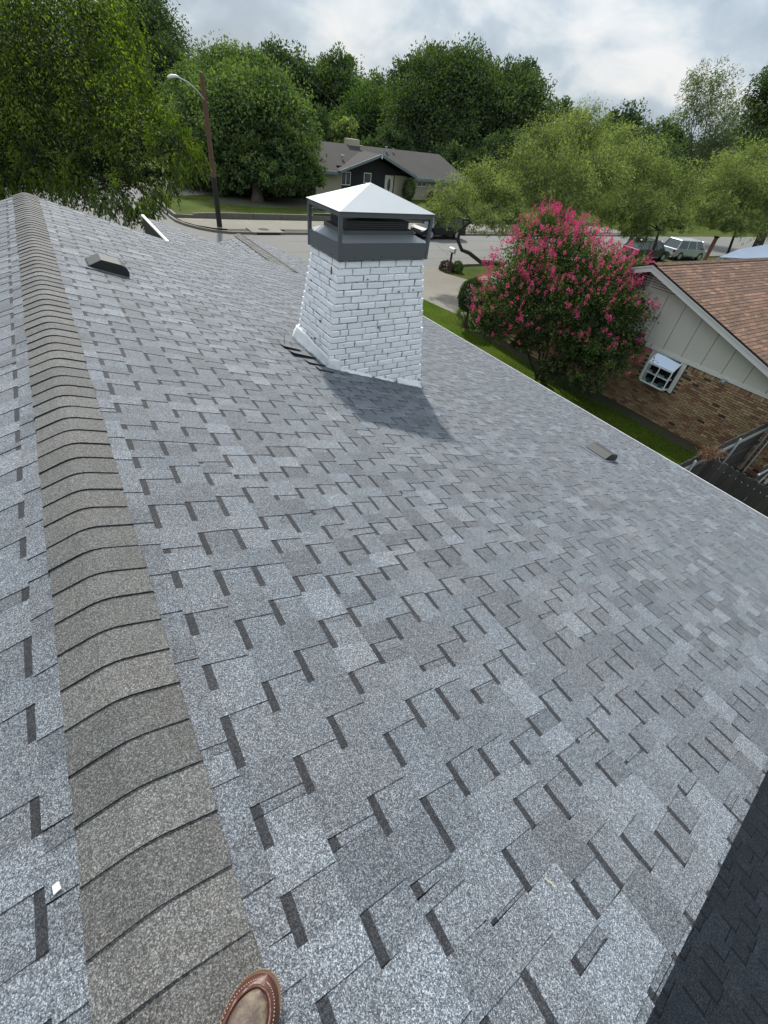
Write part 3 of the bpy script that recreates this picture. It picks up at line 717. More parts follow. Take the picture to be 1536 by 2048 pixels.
# ------------------------------------------------------------------ foliage
def unit(a): return a/np.maximum(np.linalg.norm(a, axis=1, keepdims=True), 1e-9)
def leaf_object(name, P, A, L_, aspect, tone, mat, parent, world_par=True, fold=0):
    "one rhombus per leaf: base P, axis A, length L_, width L_*aspect"
    n = len(P); R_ = unit(rg.normal(size=(n, 3))); B = unit(np.cross(A, R_)); w = (L_*aspect*.5)[:, None]; L_ = L_[:, None]
    v = np.empty((n, 4, 3)); v[:, 0] = P; v[:, 1] = P + A*L_*.45 + B*w; v[:, 2] = P + A*L_; v[:, 3] = P + A*L_*.45 - B*w
    me = bpy.data.meshes.new(name); me.vertices.add(4*n); me.vertices.foreach_set('co', v.ravel().astype('f'))
    me.loops.add(4*n); me.loops.foreach_set('vertex_index', np.arange(4*n, dtype='i'))
    me.polygons.add(n); me.polygons.foreach_set('loop_start', np.arange(0, 4*n, 4, dtype='i'))
    try: me.polygons.foreach_set('loop_total', np.full(n, 4, dtype='i'))
    except Exception: pass
    me.update(calc_edges=True)
    a = me.attributes.new('tone', 'FLOAT', 'FACE'); a.data.foreach_set('value', np.clip(tone, 0, 1).astype('f'))
    o = put(name, me, mat, parent)
    if parent is not None and world_par: o.matrix_parent_inverse = Matrix.Translation(-parent.location)
    return o
def clumps(blobs, per, sub, shell=.62, rs=.26, flat=.8, zmin=None, rmax=1.0, under=False):
    "blobs: (centre, rx, rz).  per: leaves per clump, sub: clumps per square metre of shell (scaled).  returns points, outward, clump tone"
    PP, OO, TT = [], [], []
    for c, r, rz in blobs:
        c = np.array(c); k = max(4, int(sub*r*(r+rz)/2*12.6))
        d = unit(rg.normal(size=(k, 3))); d[:, 2] = np.where((d[:, 2] < -.55) & (not under), -d[:, 2], d[:, 2])
        rad = rg.uniform(shell, rmax, size=(k, 1)); sc = np.array([r, r, rz])
        cc_ = c + d*rad*sc; tone = rg.uniform(0, 1, k)
        rr = rs*min(r, rz)*rg.uniform(.6, 1.35, size=k)
        q = rg.normal(size=(k, per, 3)); q /= np.maximum(1, np.linalg.norm(q, axis=2, keepdims=True)/1.5)
        pts = cc_[:, None, :] + q*rr[:, None, None]*np.array([1, 1, flat])*.62
        o = unit((q.reshape(-1, 3)*.6 + np.repeat(d, per, 0)*.8))
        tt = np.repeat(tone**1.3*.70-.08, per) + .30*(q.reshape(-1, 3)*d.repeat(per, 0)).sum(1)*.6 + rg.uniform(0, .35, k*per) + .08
        PP.append(pts.reshape(-1, 3)); OO.append(o); TT.append(tt)
    P, O, T = np.concatenate(PP), np.concatenate(OO), np.concatenate(TT)
    if zmin is not None:
        k = P[:, 2] > zmin; P, O, T = P[k], O[k], T[k]
    return P, O, T
def limb(mb, a, b, r0, r1, wob=.12, n=7, sag=0):
    a, b = Vector(a), Vector(b); L_ = (b-a).length; pts = []
    for i in range(n+1):
        t = i/n; p = a.lerp(b, t) + Vector((rnd.uniform(-1, 1), rnd.uniform(-1, 1), rnd.uniform(-1, 1)))*wob*L_*.25*math.sin(PI*t) + Vector((0, 0, sag*math.sin(PI*t)*L_)); pts.append(p)
    mb.tube(pts, [r0+(r1-r0)*i/n for i in range(n+1)], 7)
    return pts
def tree(name, base, blobs, label, leaf, size, aspect, per, sub, droop=0., cat='tree', group=None, bark=None, tr=.3, fork=.35, shell=.6, rs=.28, rand=.9, extra=None, limbs=True, trunk_pts=None, zmin=None, core=True, limbr=1., under=True):
    base = Vector(base); e = empty(name, base, 0, label, cat, group)
    bl = [(Vector(c), r, rz) for c, r, rz in blobs]
    cen = sum((b[0] for b in bl), Vector())/len(bl)
    P, O, T = clumps(bl, per, sub, shell, rs, zmin=zmin, under=under)
    n = len(P); T = T + .20*np.sin(P[:, 0]*2.1/max(.5, size*8)+P[:, 2]*1.3/max(.5, size*8))*np.sin(P[:, 1]*1.7/max(.5, size*8)-P[:, 2]*2.3/max(.5, size*8))
    A = unit(O*.8 + rg.normal(size=(n, 3))*rand + np.array([0, 0, -droop]))
    sz = size*rg.uniform(.6, 1.35, n)
    if core:
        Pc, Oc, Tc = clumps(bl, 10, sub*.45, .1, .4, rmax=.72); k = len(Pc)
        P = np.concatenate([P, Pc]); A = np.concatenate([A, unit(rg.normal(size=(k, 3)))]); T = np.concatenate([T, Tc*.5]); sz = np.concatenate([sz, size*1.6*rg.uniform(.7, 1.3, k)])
    if name == 'elm_tree': T = np.clip(T, 0, 1)**1.7*1.15
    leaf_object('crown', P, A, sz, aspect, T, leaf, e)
    mb = MB(); th_ = cen.z-base.z
    f = base.lerp(Vector((base.x*.7+cen.x*.3, base.y*.7+cen.y*.3, cen.z)), fork) if trunk_pts is None else Vector(trunk_pts[-1])
    if trunk_pts is None: mb.tube([base+Vector((0, 0, -.1)), base+Vector((0, 0, .3)), base.lerp(f, .5)+Vector((.1*tr, -.1*tr, 0)), f], [tr*1.35, tr*1.05, tr*.92, tr*.8], 10)
    else: mb.tube(trunk_pts, [lerp(tr, tr*.6, i/(len(trunk_pts)-1)) for i in range(len(trunk_pts))], 9)
    if limbs:
        for c, r, rz in bl:
            p = limb(mb, f, c, tr*.42*limbr, tr*.12*limbr)
            for k in range(3):
                d = Vector((rnd.gauss(0, 1), rnd.gauss(0, 1), abs(rnd.gauss(0, .8)))).normalized()
                limb(mb, p[4], Vector(c)+Vector((d.x*r, d.y*r, d.z*rz))*.85, tr*.13*limbr, tr*.03*limbr, n=5)
    o = mb.build('trunk', bark or M_BARK, e, smooth=True); o.matrix_parent_inverse = Matrix.Translation(-e.location)
    return e
def B(px_, py_, r, d, sq=1.):
    "crown lobe seen at photo position px_, py_ with radius r (photo pixels) at forward distance d"
    R_ = r*d/FPX
    return (at(px_, py_, d), R_, R_*sq)

# near elm on the left, its boughs drooping over the far end of our roof
D = 15.
elm_b = [B(-60, 60, 210, 17), B(60, 40, 190, 16), B(150, 60, 120, 15), B(40, 200, 180, 16), B(150, 190, 150, 15), B(-80, 250, 150, 16), B(212, 170, 72, 14.6), B(225, 255, 88, 14.5),
         B(110, 300, 90, 14.5, .8), B(290, 300, 78, 14.3), B(345, 300, 50, 14.2, .8), B(185, 335, 58, 14.3, .7), B(258, 372, 42, 14, .9), B(30, 325, 70, 15, .7), B(100, 335, 60, 14.6, .6), B(-20, 320, 90, 16, .6), B(60, 250, 120, 15.5), B(195, 60, 50, 15), B(-150, 120, 220, 18), B(225, 330, 50, 14.4), B(320, 345, 30, 14.2, .8)]
tree('elm_tree', (-1.9, 25.0, GZ), elm_b, 'large dark green elm with drooping boughs over the far end of the grey roof', L_ELM, .100, .36, 54, 3.1, droop=.9, tr=.40, fork=.62, bark=M_BARKD, rs=.30, rand=.55, limbr=.45)
# hanging sprays at the lower edge of the elm: leaf by leaf
def sprays(anchor_px, parent_loc, n, leaf, size, L_=.55):
    P, A, T = [], [], []
    for (x, y, d) in anchor_px:
        for k in range(n):
            p = np.array(at(x+rnd.uniform(-16, 16), y+rnd.uniform(-22, 10), d+rnd.uniform(-.4, .4)))
            dr = np.array([rnd.uniform(-.6, .6), rnd.uniform(-.6, .6), -.75]); dr /= np.linalg.norm(dr); s_ = np.cross(dr, [0, 0, 1.]); s_ /= np.linalg.norm(s_)
            m_ = 9; tn = rnd.uniform(.1, .6)
            for j in range(m_):
                q = p + dr*L_*rnd.uniform(.8, 1.1)*j/m_ + np.array([0, 0, -.10*(j/m_)**2])
                for sg in (-1, 1):
                    a = dr*.75 + s_*sg*.65 + np.array([0, 0, -.35]); P.append(q); A.append(a/np.linalg.norm(a)); T.append(tn+rnd.uniform(-.1, .15))
    P, A, T = np.array(P), np.array(A), np.array(T)
    return P, A, T
anch = [(100, 362, 14), (125, 368, 14), (150, 372, 13.8), (175, 380, 13.8), (195, 395, 13.6), (215, 402, 13.6), (240, 408, 13.6), (262, 412, 13.5), (285, 418, 13.5), (300, 405, 13.6), (305, 385, 13.7), (60, 350, 14.5), (10, 368, 15), (330, 370, 13.9), (350, 345, 14), (380, 318, 14), (392, 300, 14), (365, 270, 14), (340, 240, 14.2), (310, 210, 14.4), (290, 160, 14.5), (280, 110, 14.6), (270, 60, 14.8), (262, 20, 15)]
P, A, T = sprays(anch, None, 20, L_ELM, .12)
e_ = bpy.data.objects['elm_tree']; leaf_object('hanging_spray', P, A, .125*rg.uniform(.7, 1.3, len(P)), .30, T, L_ELM, e_)

# round live oak on the far corner lot
oak = [B(458, 192, 78, 42.5), B(520, 218, 82, 42.5), B(452, 140, 38, 43.5), B(395, 182, 50, 43.5), B(400, 250, 80, 41.5), B(480, 265, 105, 40.5), B(560, 255, 80, 41.5), B(585, 310, 62, 41.5, .8), B(420, 320, 75, 40.5, .7), B(520, 330, 80, 40.5, .6), B(562, 205, 40, 42.5), B(606, 345, 46, 41.5, .7), B(372, 215, 45, 44.5), B(450, 345, 60, 40.0, .5), B(560, 355, 55, 40.0, .5), B(380, 350, 40, 41.5, .7), B(502, 152, 40, 43.5)]
tree('oak_tree', (17.1, 48.3, GZ+.3), oak, 'broad dome shaped mid green tree on the corner lawn behind the lamp pole', L_OAK, .27, .5, 36, 1.25, tr=.50, fork=.30, rs=.22, rand=.9, droop=.2, limbr=.6)
# dark wood beyond
bg = [
 ('tall_tree', (300, 380), 66, [B(300, 90, 75, 66), B(270, 30, 60, 66), B(340, 150, 50, 64), B(240, 120, 70, 66)], L_DARK, 'tall very dark tree rising between the near elm and the round oak'),
 ('tall_tree', (575, 330), 90, [B(570, 160, 55, 90), B(600, 200, 60, 90), B(540, 140, 35, 90), B(560, 250, 70, 88)], L_DARK, 'dark tree with a notched top just right of the round oak'),
 ('tall_tree', (680, 330), 92, [B(680, 160, 45, 92), B(650, 200, 50, 92), B(700, 215, 50, 90), B(652, 140, 20, 92), B(692, 134, 18, 92)], L_DARK, 'dark tree with two small round tops above the brown roof of the house across'),
 ('broad_tree', (720, 330), 82, [B(740, 250, 60, 80), B(760, 210, 50, 82), B(700, 270, 45, 80), B(790, 270, 55, 80)], L_MID, 'lower mid green tree behind the chimney of the house across'),
 ('bright_bush_tree', (690, 300), 74, [B(690, 262, 26, 72, .8), B(670, 285, 22, 72, .8)], L_MES, 'small bright green tree just behind the left end of the far brown roof'),
 ('big_tree', (860, 400), 70, [B(860, 188, 70, 70), B(815, 160, 36, 71), B(865, 128, 30, 70), B(900, 220, 90, 69), B(840, 250, 75, 69), B(930, 170, 60, 70), B(890, 310, 70, 68)], L_DARK, 'big dark tree standing right behind the right end of the house across'),
 ('big_tree', (1020, 400), 74, [B(1000, 205, 62, 73), B(965, 160, 34, 74), B(1042, 178, 40, 74), B(1060, 220, 50, 73), B(1000, 260, 80, 72), B(1055, 148, 22, 75)], L_DARK, 'big dark tree with ragged twin tops left of the yellow green mesquites'),
 ('distant_tree', (1110, 330), 120, [B(1115, 235, 30, 120), B(1140, 270, 40, 118)], L_DARK, 'small distant dark tree in the gap right of the big dark trees'),
 ('distant_tree', (1240, 330), 120, [B(1250, 255, 38, 120), B(1215, 275, 35, 118), B(1200, 290, 40, 110)], L_DARK, 'distant hazy tree above the middle of the mesquite crowns'),
 ('distant_tree', (1310, 340), 110, [B(1315, 285, 38, 110), B(1345, 300, 35, 110), B(1290, 320, 40, 108)], L_DARK, 'low distant dark tree just left of the tall airy tree'),
 ('dark_edge_tree', (1560, 420), 45, [B(1545, 190, 50, 45), B(1560, 260, 70, 45), B(1530, 330, 60, 45), B(1580, 150, 40, 45)], L_DARK, 'dark leafy tree at the right border of the picture'),
 ('filler_tree', (770, 330), 66, [B(790, 290, 40, 66, .8), B(740, 300, 30, 66, .7)], L_DARK, 'low dark tree right behind the chimney of the far house'),
 ('filler_tree', (930, 400), 64, [B(900, 345, 55, 64, .8), B(960, 350, 50, 64, .8), B(1000, 330, 55, 64)], L_DARK, 'dark leafy mass at the right end of the far brown roof'),
 ('filler_tree', (630, 330), 74, [B(630, 270, 45, 74), B(600, 290, 50, 74)], L_DARK, 'dark tree filling the gap between the round oak and the far brown roof'),
 ('filler_tree', (1120, 400), 70, [B(1110, 330, 60, 70), B(1190, 340, 60, 70), B(1270, 350, 60, 70)], L_DARK, 'dark trees seen through the mesquite crowns'),
 ('filler_tree', (1400, 420), 75, [B(1360, 345, 55, 75), B(1430, 350, 55, 75), B(1500, 360, 55, 75)], L_DARK, 'dark trees across the street behind the airy tree'),
 ('filler_tree', (250, 330), 80, [B(250, 250, 90, 80), B(330, 260, 60, 80), B(310, 320, 50, 80, .7), B(350, 320, 40, 75, .7)], L_DARK, 'dark tree beyond the side street behind the near elm'),
 ('backdrop_tree', (500, 330), 100, [B(480, 260, 90, 100), B(420, 200, 60, 100)], L_DARK, 'dark tree mostly hidden behind the round oak'),
]
for nm, (bx, by), d, bl, lf_, lab in bg:
    p = at(bx, by, d)
    sz = .46*d/80
    tree(nm, (p.x, p.y, GZ), bl, lab, lf_, sz, .5, 30, .30*(80/d)**2*2.0, tr=.5, fork=.3, limbr=.5, rs=.27, rand=.8, group='trees in the wood beyond the far houses' if d > 60 else None, droop=.1, bark=M_BARKD)
# far treeline as one mass
far = []
for x in range(-700, 2300, 42):
    yh = 243+ (x-768)*.1435 - rnd.uniform(-6, 26)
    if 1090 < x < 1500: yh += 14
    far.append(B(x+rnd.uniform(-10, 10), yh+14, rnd.uniform(26, 40), rnd.uniform(140, 175), .95))
P, O, T = clumps([(np.array(c), r, rz) for c, r, rz in far], 24, .055, .5, .32)
leaf_object('treeline', P, unit(O+rg.normal(size=P.shape)*.8), 1.5*rg.uniform(.6, 1.3, len(P)), .55, T*.8, L_DARK, None)['kind'] = 'stuff'
h_ = MB()
for i in range(0, len(far)):
    c, r, rz = far[i]; h_.box(c[0]-r*1.1, c[0]+r*1.1, c[1]-2, c[1]+2, GZ, c[2]-rz*.25)
o = h_.build('undergrowth', material('undergrowth_mass', (.018, .030, .014), 1., vary=.4, vscale=.3, fine=.4, fscale=3)); o['kind'] = 'stuff'

# mesquites between the neighbour's house and the street
def mesq(base, trunk, bl, lab, sub=1.0, size=.20, per=30):
    sub *= 2.5; per = 52; size *= .80
    return tree('mesquite_tree', base, bl, lab, L_MES, size, .22, per, sub, droop=.55, tr=.13, group='yellow green mesquites beside the street', bark=M_BARKD, rs=.26, rand=.65, trunk_pts=trunk, shell=.35, core=True, limbr=.9)
t1 = [(25.2, 21.6, GZ), (24.0, 21.8, -4.75), (22.7, 22, -4.37), (21.7, 22.05, -4.33), (20.6, 22, -3.83), (19.95, 22, -3.66), (19.5, 22, -3.15), (19.55, 22, -2.66), (20.3, 22, -2.2)]
mesq((25.2, 21.6, GZ), t1, [B(905, 405, 55, 24.3, .75), B(955, 375, 65, 25.3, .8), B(1010, 400, 60, 25.3, .8), B(975, 440, 50, 24.3, .5), B(880, 430, 40, 24.3, .5), B(1040, 330, 50, 26.3), B(1030, 440, 50, 25.3, .6)], 'leftmost mesquite with a crooked dark trunk leaning over the street', 1.15, .18)
p = at(1130, 540, 27)
mesq((p.x, p.y, GZ), [(p.x, p.y, GZ), at(1120, 480, 27), at(1135, 420, 27)], [B(1100, 300, 70, 27), B(1160, 280, 60, 28), B(1120, 380, 85, 26, .8), B(1190, 360, 75, 27, .8), B(1060, 370, 55, 26, .8), B(1165, 240, 25, 28), B(1130, 440, 60, 26, .6)], 'tall mesquite straight behind the pink crepe myrtle', 1.0, .2)
p = at(1310, 520, 32)
mesq((p.x, p.y, GZ), [at(1296, 530, 32), at(1310, 490, 32), at(1318, 460, 32)], [B(1260, 350, 75, 31, .9), B(1290, 420, 70, 30, .6), B(1340, 380, 70, 31, .8), B(1230, 300, 45, 32), B(1220, 420, 60, 30, .6), B(1275, 462, 42, 31, .5), B(1350, 445, 40, 31, .5)], 'mesquite above the parked pickup and the brown roof ridge', .95, .22)
p = at(1480, 480, 36)
mesq((p.x, p.y, GZ), [(p.x, p.y, GZ), at(1480, 440, 36)], [B(1450, 380, 75, 34, .8), B(1520, 400, 80, 34, .8), B(1420, 420, 50, 33, .6), B(1500, 340, 60, 35), B(1470, 445, 45, 33, .6), B(1570, 380, 80, 35)], 'rightmost mesquite with darker foliage hanging low over the street', .85, .24)
p = at(1385, 330, 52)
tree('airy_tree', (p.x, p.y, GZ), [B(1400, 190, 42, 52, 1.1), B(1440, 170, 36, 52), B(1380, 235, 36, 52, .7), B(1450, 230, 45, 52), B(1425, 290, 55, 52), B(1395, 150, 22, 52), B(1460, 270, 50, 52)], 'tall airy tree with open pale green crown against the sky at right', L_OLIVE, .30, .26, 34, .9, droop=.3, tr=.28, fork=.55, rs=.34, shell=.25, core=False, bark=M_BARKD, rand=.7, limbr=.6)

# ------------------------------------------------------------------ crepe myrtle
cmb = [B(1088, 495, 60, 15), B(1140, 508, 52, 15.2), B(1035, 550, 60, 15), B(1120, 570, 90, 15), B(1195, 555, 58, 15), B(1245, 560, 50, 15.1), B(1010, 610, 58, 15), B(1180, 630, 85, 14.8), B(1085, 625, 72, 14.8), B(1235, 640, 60, 14.8), B(990, 655, 40, 15, .7), B(1165, 695, 58, 14.6, .6), B(1200, 715, 65, 14.5, .6), B(1092, 452, 28, 15), B(1290, 610, 22, 14.8, .8), B(1262, 690, 30, 14.6, .8), B(1228, 545, 34, 15.1), B(1175, 762, 36, 14.2, .6), B(955, 640, 22, 15, .8), B(1060, 680, 42, 15.1, .6), B(1110, 735, 40, 14.9, .5), B(1318, 612, 13, 14.8)]
cbase = Vector((15.0, 10.35, GZ))
cm = empty('crepe_myrtle', cbase, 0, 'round crepe myrtle covered in pink blossom beside the tan brick wall', 'flowering tree')
P, O, T = clumps(cmb, 38, 8.5, .55, .24, under=True); n = len(P)
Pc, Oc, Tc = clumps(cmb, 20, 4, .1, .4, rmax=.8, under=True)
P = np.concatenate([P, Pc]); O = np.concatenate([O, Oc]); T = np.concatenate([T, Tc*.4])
leaf_object('crown', P, unit(O*.7+rg.normal(size=P.shape)*.8), .085*rg.uniform(.6, 1.3, len(P)), .52, T, L_CM, cm)
# blossom panicles, dense on top and on the sunny side
FP, FA, FT = [], [], []
cc0 = np.array(sum((Vector(b[0]) for b in cmb), Vector())/len(cmb))
cnt = 0
vup = np.array([.1, .45, .9])
for c, r, rz in cmb:
    c = np.array(c); k = int(r*r*190)
    for i in range(k):
        d = unit(rg.normal(size=(1, 3)))[0]; d[2] = abs(d[2])*1. - .25; d /= np.linalg.norm(d)
        p = c + d*np.array([r, r, rz])*rg.uniform(.90, 1.22)
        # keep when near the outer hull
        inside = any(np.linalg.norm((p-np.array(c2))/np.array([r2, r2, z2])) < .86 for c2, r2, z2 in cmb if c2 is not c)
        if inside: continue
        rel = (p-cc0)/np.array([2.8, 2.8, 2.6]); hgt = rel[2] + .25*rel[1]
        pk = math.sin(p[0]*5.1+p[2]*3.7)*math.sin(p[1]*4.7-p[2]*4.3)+.5*math.sin(p[0]*11+p[1]*9)
        if rg.random() > np.clip(.30+hgt*.80+pk*.30, .04, .95): continue
        ax = unit(np.array([d*.6+np.array([0, 0, .6])]))[0]; L_ = rg.uniform(.09, .23); m_ = 32
        t = rg.uniform(0, 1, m_)[:, None]; q = unit(rg.normal(size=(m_, 3)))
        FP.append(p + ax*L_*t + q*(.058*(1-t*.5))*rg.uniform(.4, 1, (m_, 1))); FA.append(unit(q+ax*.3)); FT.append(np.full(m_, rg.uniform(.0, .55))+rg.uniform(0, .45, m_)); cnt += 1
leaf_object('blossom', np.concatenate(FP), np.concatenate(FA), 0.034*rg.uniform(.6, 1.3, sum(map(len, FP))), .8, np.concatenate(FT), L_FL, cm)
mb = MB()
for i in range(7):
    a = i*2.4; b0 = cbase+Vector((math.cos(a)*.12, math.sin(a)*.12, -.05)); c = Vector(cmb[(i*3) % len(cmb)][0])
    p = limb(mb, b0, b0+Vector(((c-b0).x*.30, (c-b0).y*.30, (c-b0).z*.55)), .050, .035, .12); limb(mb, p[-1], c, .033, .01, .18)
    limb(mb, p[-1], Vector(cmb[(i*5+2) % 9][0]), .024, .008, .2)
o = mb.build('trunk', M_BARK, cm, smooth=True); o.matrix_parent_inverse = Matrix.Translation(-cbase)

# ------------------------------------------------------------------ topiary, yucca, small bushes, mailbox
def ballbush(name, c, r, rz, label, leaf=None, size=.05, n=9000, stem=True, cat='bush', ground=None):
    e = empty(name, (c[0], c[1], GZ), 0, label, cat)
    d = unit(rg.normal(size=(n, 3))); bump = 1+.05*np.sin(d[:, :1]*9)+.04*np.sin(d[:, 1:2]*13+d[:, 2:]*7)
    P = np.array(c)+d*rg.uniform(.80, 1.0, (n, 1))*bump*np.array([r, r, rz])
    k = P[:, 2] > GZ; P, d = P[k], d[k]
    leaf_object('foliage', P, unit(d+rg.normal(size=P.shape)*.8), size*rg.uniform(.6, 1.3, len(P)), .6, rg.uniform(0, 1, len(P)), leaf or L_BUSH, e)
    m = MB(); bmx = []
    if stem:
        for a in (0, 2.1, 4.2): m.tube([Vector((c[0]+.06*math.cos(a), c[1]+.06*math.sin(a), GZ)), Vector((c[0]+.03*math.cos(a+1), c[1]+.03*math.sin(a+1), c[2]-rz*.3)), Vector((c[0], c[1], c[2]))], [.04, .035, .02], 6)
        o = m.build('stem', M_BARK, e, smooth=True); o.matrix_parent_inverse = Matrix.Translation(-e.location)
    return e
pc = at(944, 592, 20.2); ballbush('topiary', pc, .62, .74, 'clipped round topiary on bare stems left of the crepe myrtle', size=.05, n=16000)
pm = Vector((22.9, 26.0, GZ))
m_e = empty('mailbox', (22.5, 25.75, GZ), 0, 'white mailbox on a dark post at the kerb end of the neighbour driveway', 'mailbox')
m = MB(); m.box(-.05, .05, -.05, .05, 0, .95); m.build('post', M_BARKD, m_e)
m = MB(); prof = [(-.12, .98), (.12, .98), (.12, 1.14)]+[(.12*math.cos(a*PI/8), 1.14+.10*math.sin(a*PI/8)) for a in range(1, 8)]+[(-.12, 1.14)]
m.prism(prof, 1, -.26, .26); m.build('box', M_WTRIM, m_e, smooth=True)
m = MB(); m.box(-.03, .03, -.32, .32, .93, .975); m.build('bracket', M_BARKD, m_e)
ballbush('dark_shrub', (21.75, 25.15, GZ+.2), .50, .42, 'dark purple shrub at the foot of the white mailbox', L_PURP, .08, 2500, False)
ballbush('round_shrub', (22.35, 24.75, GZ+.25), .36, .42, 'small light green round shrub right of the mailbox post', L_MID, .07, 2500, False)
def spiky(x, y, n, L_, lab):
    e = empty('yucca', (x, y, GZ), 0, lab, 'plant'); m = MB()
    for i in range(n):
        a = rnd.uniform(0, 2*PI); el = rnd.uniform(.3, 1.4); d = Vector((math.cos(a)*math.cos(el), math.sin(a)*math.cos(el), math.sin(el))); s_ = Vector((-math.sin(a), math.cos(a), 0))*.028
        ll = L_*rnd.uniform(.7, 1.1); p0 = Vector((x, y, GZ)); p1 = p0+d*ll*.6; p2 = p0+d*ll-Vector((0, 0, .10*ll))
        m.face([p0-s_, p0+s_, p1+s_*.8, p1-s_*.8], rnd.uniform(.3, 1)); m.face([p1-s_*.8, p1+s_*.8, p2], rnd.uniform(.3, 1))
    o = m.build('leaf_rosette', L_MID, e, fix=False); o.matrix_parent_inverse = Matrix.Translation(-e.location)
spiky(16.0, 16.3, 60, .85, 'spiky yucca in the bed under the topiary'); spiky(16.5, 17.4, 40, .6, 'smaller spiky plant beside the yucca at the driveway corner')

# grass blades in the side yard
n = 150000
gx = rg.uniform(9.9, 16.3, n); gy = rg.uniform(2.2, 20, n)
patch = np.sin(gx*1.7)*np.sin(gy*1.1)+rg.normal(size=n)*.5
keep = (patch > -.75) & ~((gx > 15.75+.12*np.sin(gy*2.)) & (gy < 15)) & ~((gx > 12.4) & (gy < 2.9)); gx, gy = gx[keep], gy[keep]; n = len(gx)
P = np.stack([gx, gy, np.full(n, GZ)], 1); A = unit(np.stack([rg.normal(size=n)*.45, rg.normal(size=n)*.45, np.ones(n)], 1))
g_o = leaf_object('grass', P, A, rg.uniform(.035, .085, n), .16, rg.uniform(0, 1, n)*.8+.1*np.sin(gx*3+gy*2), M_BLADE, None); g_o['kind'] = 'stuff'
sheet('side_yard_soil', [(15.9, 1.5), (16.45, 1.5), (16.45, 15.8), (15.6, 15.8), (15.8, 13), (15.2, 11.5), (15.1, 9.2), (15.7, 7.6), (15.85, 4)], GZ+.006, M_GRASS2)

# ------------------------------------------------------------------ neighbour's tan brick house
NX = 16.45; NY0, NY1, NPK = 1.3, 15.7, 8.5; SB = -3.33
def child0(mb, name, mat, par, **k):
    o = mb.build(name, mat, **k); o.parent = par; o.matrix_parent_inverse = Matrix.Translation(-ROOT_LOC(par)); return o
def ROOT_LOC(p):
    while p.parent is not None: p = p.parent
    return p.location
nh = empty('brick_house', (24, 8.5, GZ), 0, 'tan brick house with cream gable siding and brown shingled roof on the right', 'house')
m = MB(); m.box(NX+.012, 44, NY0, NY1, GZ-.1, SB); nwall = child0(m, 'wall', M_NM, nh)
ROOTINV = Matrix.Translation(-nh.location)
def sub(mb, name, mat, par, **k):
    "part of the neighbour house built in world coordinates; par is the root or one of its parts"
    o = mb.build(name, mat, **k); o.parent = par
    o.matrix_parent_inverse = ROOTINV if par is nh else Matrix()
    return o
bw_, bh_ = .215, .0715
bricks = []
nrow_ = int((SB-.20-GZ)/bh_)
wy0, wy1, wz0, wz1 = 6.15, 7.42, -4.50, -3.33
for i in range(nrow_):
    z = GZ+.02+i*bh_; y = NY0-(i % 2)*bw_/2
    while y < NY1:
        a, b = max(y, NY0), min(y+bw_-.015, NY1); y += bw_
        if b-a < .04 or (b > wy0 and a < wy1 and z+bh_ > wz0): continue
        bricks.append((a, b, z, z+bh_-.015, 0))
y = NY0
while y < NY1:                                           # soldier course under the siding
    a, b = y, min(y+bh_-.011, NY1); y += bh_
    if b > wy0 and a < wy1: continue
    bricks.append((a, b, GZ+.02+nrow_*bh_, SB-.012, 0))
def brick_tone(r): return r.choice((.55, .75, .9, 1, 1.05, 1.15, 1.3, 1.45, 1.0, .85))
def dbrick(b): 
    q = visible_px(Vector((NX, (b[0]+b[1])/2, b[2]))); 
    return (q[2] if q and q[0] < 1560 else 1e5)
bricks.sort(key=dbrick)
M_BR = [material('tan_brick', (.33, .225, .125), .9, vary=.12, vscale=7, fine=.25, fscale=50, tone=1), material('red_brick', (.24, .125, .075), .9, vary=.12, vscale=7, fine=.25, fscale=50, tone=1), material('burnt_brick', (.060, .045, .036), .85, fine=.3, fscale=50, tone=1), material('buff_brick', (.40, .30, .185), .9, fine=.2, fscale=50, tone=1)]
restb = [MB() for _ in M_BR]
for n_, (a, b, z0, z1, _) in enumerate(bricks):
    r = random.Random(n_*7+3); u = r.random(); kk = 1 if u < .28 else (2 if u < .295 else (3 if u < .38 else 0))
    pr = r.uniform(-.002, .005); tn = brick_tone(r)**.45
    mb = MB() if n_ < 300 else restb[kk]
    mb.box(NX-.006-pr, NX+.02, a, b, z0, z1, tn)
    if n_ < 300: sub(mb, 'brick', M_BR[kk], nwall)
for k, mb in enumerate(restb):
    if mb.f: sub(mb, 'brick_field', M_BR[k], nwall, fix=False)['kind'] = 'stuff'
# gable: cream panels with sunk joints and battens
def gz(y): return -1.30 - abs(y-NPK)/3
LV = 8.5; lvw = 1.25   # louvre half width at its base
ybs = [NY0-.0]+[v for v in np.arange(8.40-.66*10, NY1, .665)]+[NY1]
for a, b in zip(ybs, ybs[1:]):
    if b-a < .05: continue
    pts = [(a+.009, SB+.012), (b-.009, SB+.012), (b-.009, min(gz(b), -1.78)), (a+.009, min(gz(a), -1.78))]
    if a < NPK < b and gz(NPK) < -1.78: pts.insert(3, (NPK, gz(NPK)))
    if pts[2][1] < SB+.05 and pts[3][1] < SB+.05: continue
    m = MB(); m.prism(pts, 0, NX-.020, NX+.004); sub(m, 'siding_panel', M_CREAM, nh, fix=True)
m = MB(); m.prism([(NY0, SB), (NY1, SB), (NPK, gz(NPK)+.1)], 0, NX+.006, NX+.03); sub(m, 'gable_backing', M_SEAM, nh)
m = MB(); m.prism([(NY0-.05, SB-.10), (NY1+.05, SB-.10), (NY1+.05, SB+.012), (NY0-.05, SB+.012)], 0, NX-.045, NX-.0); sub(m, 'frieze_board', M_TRIM2, nh)
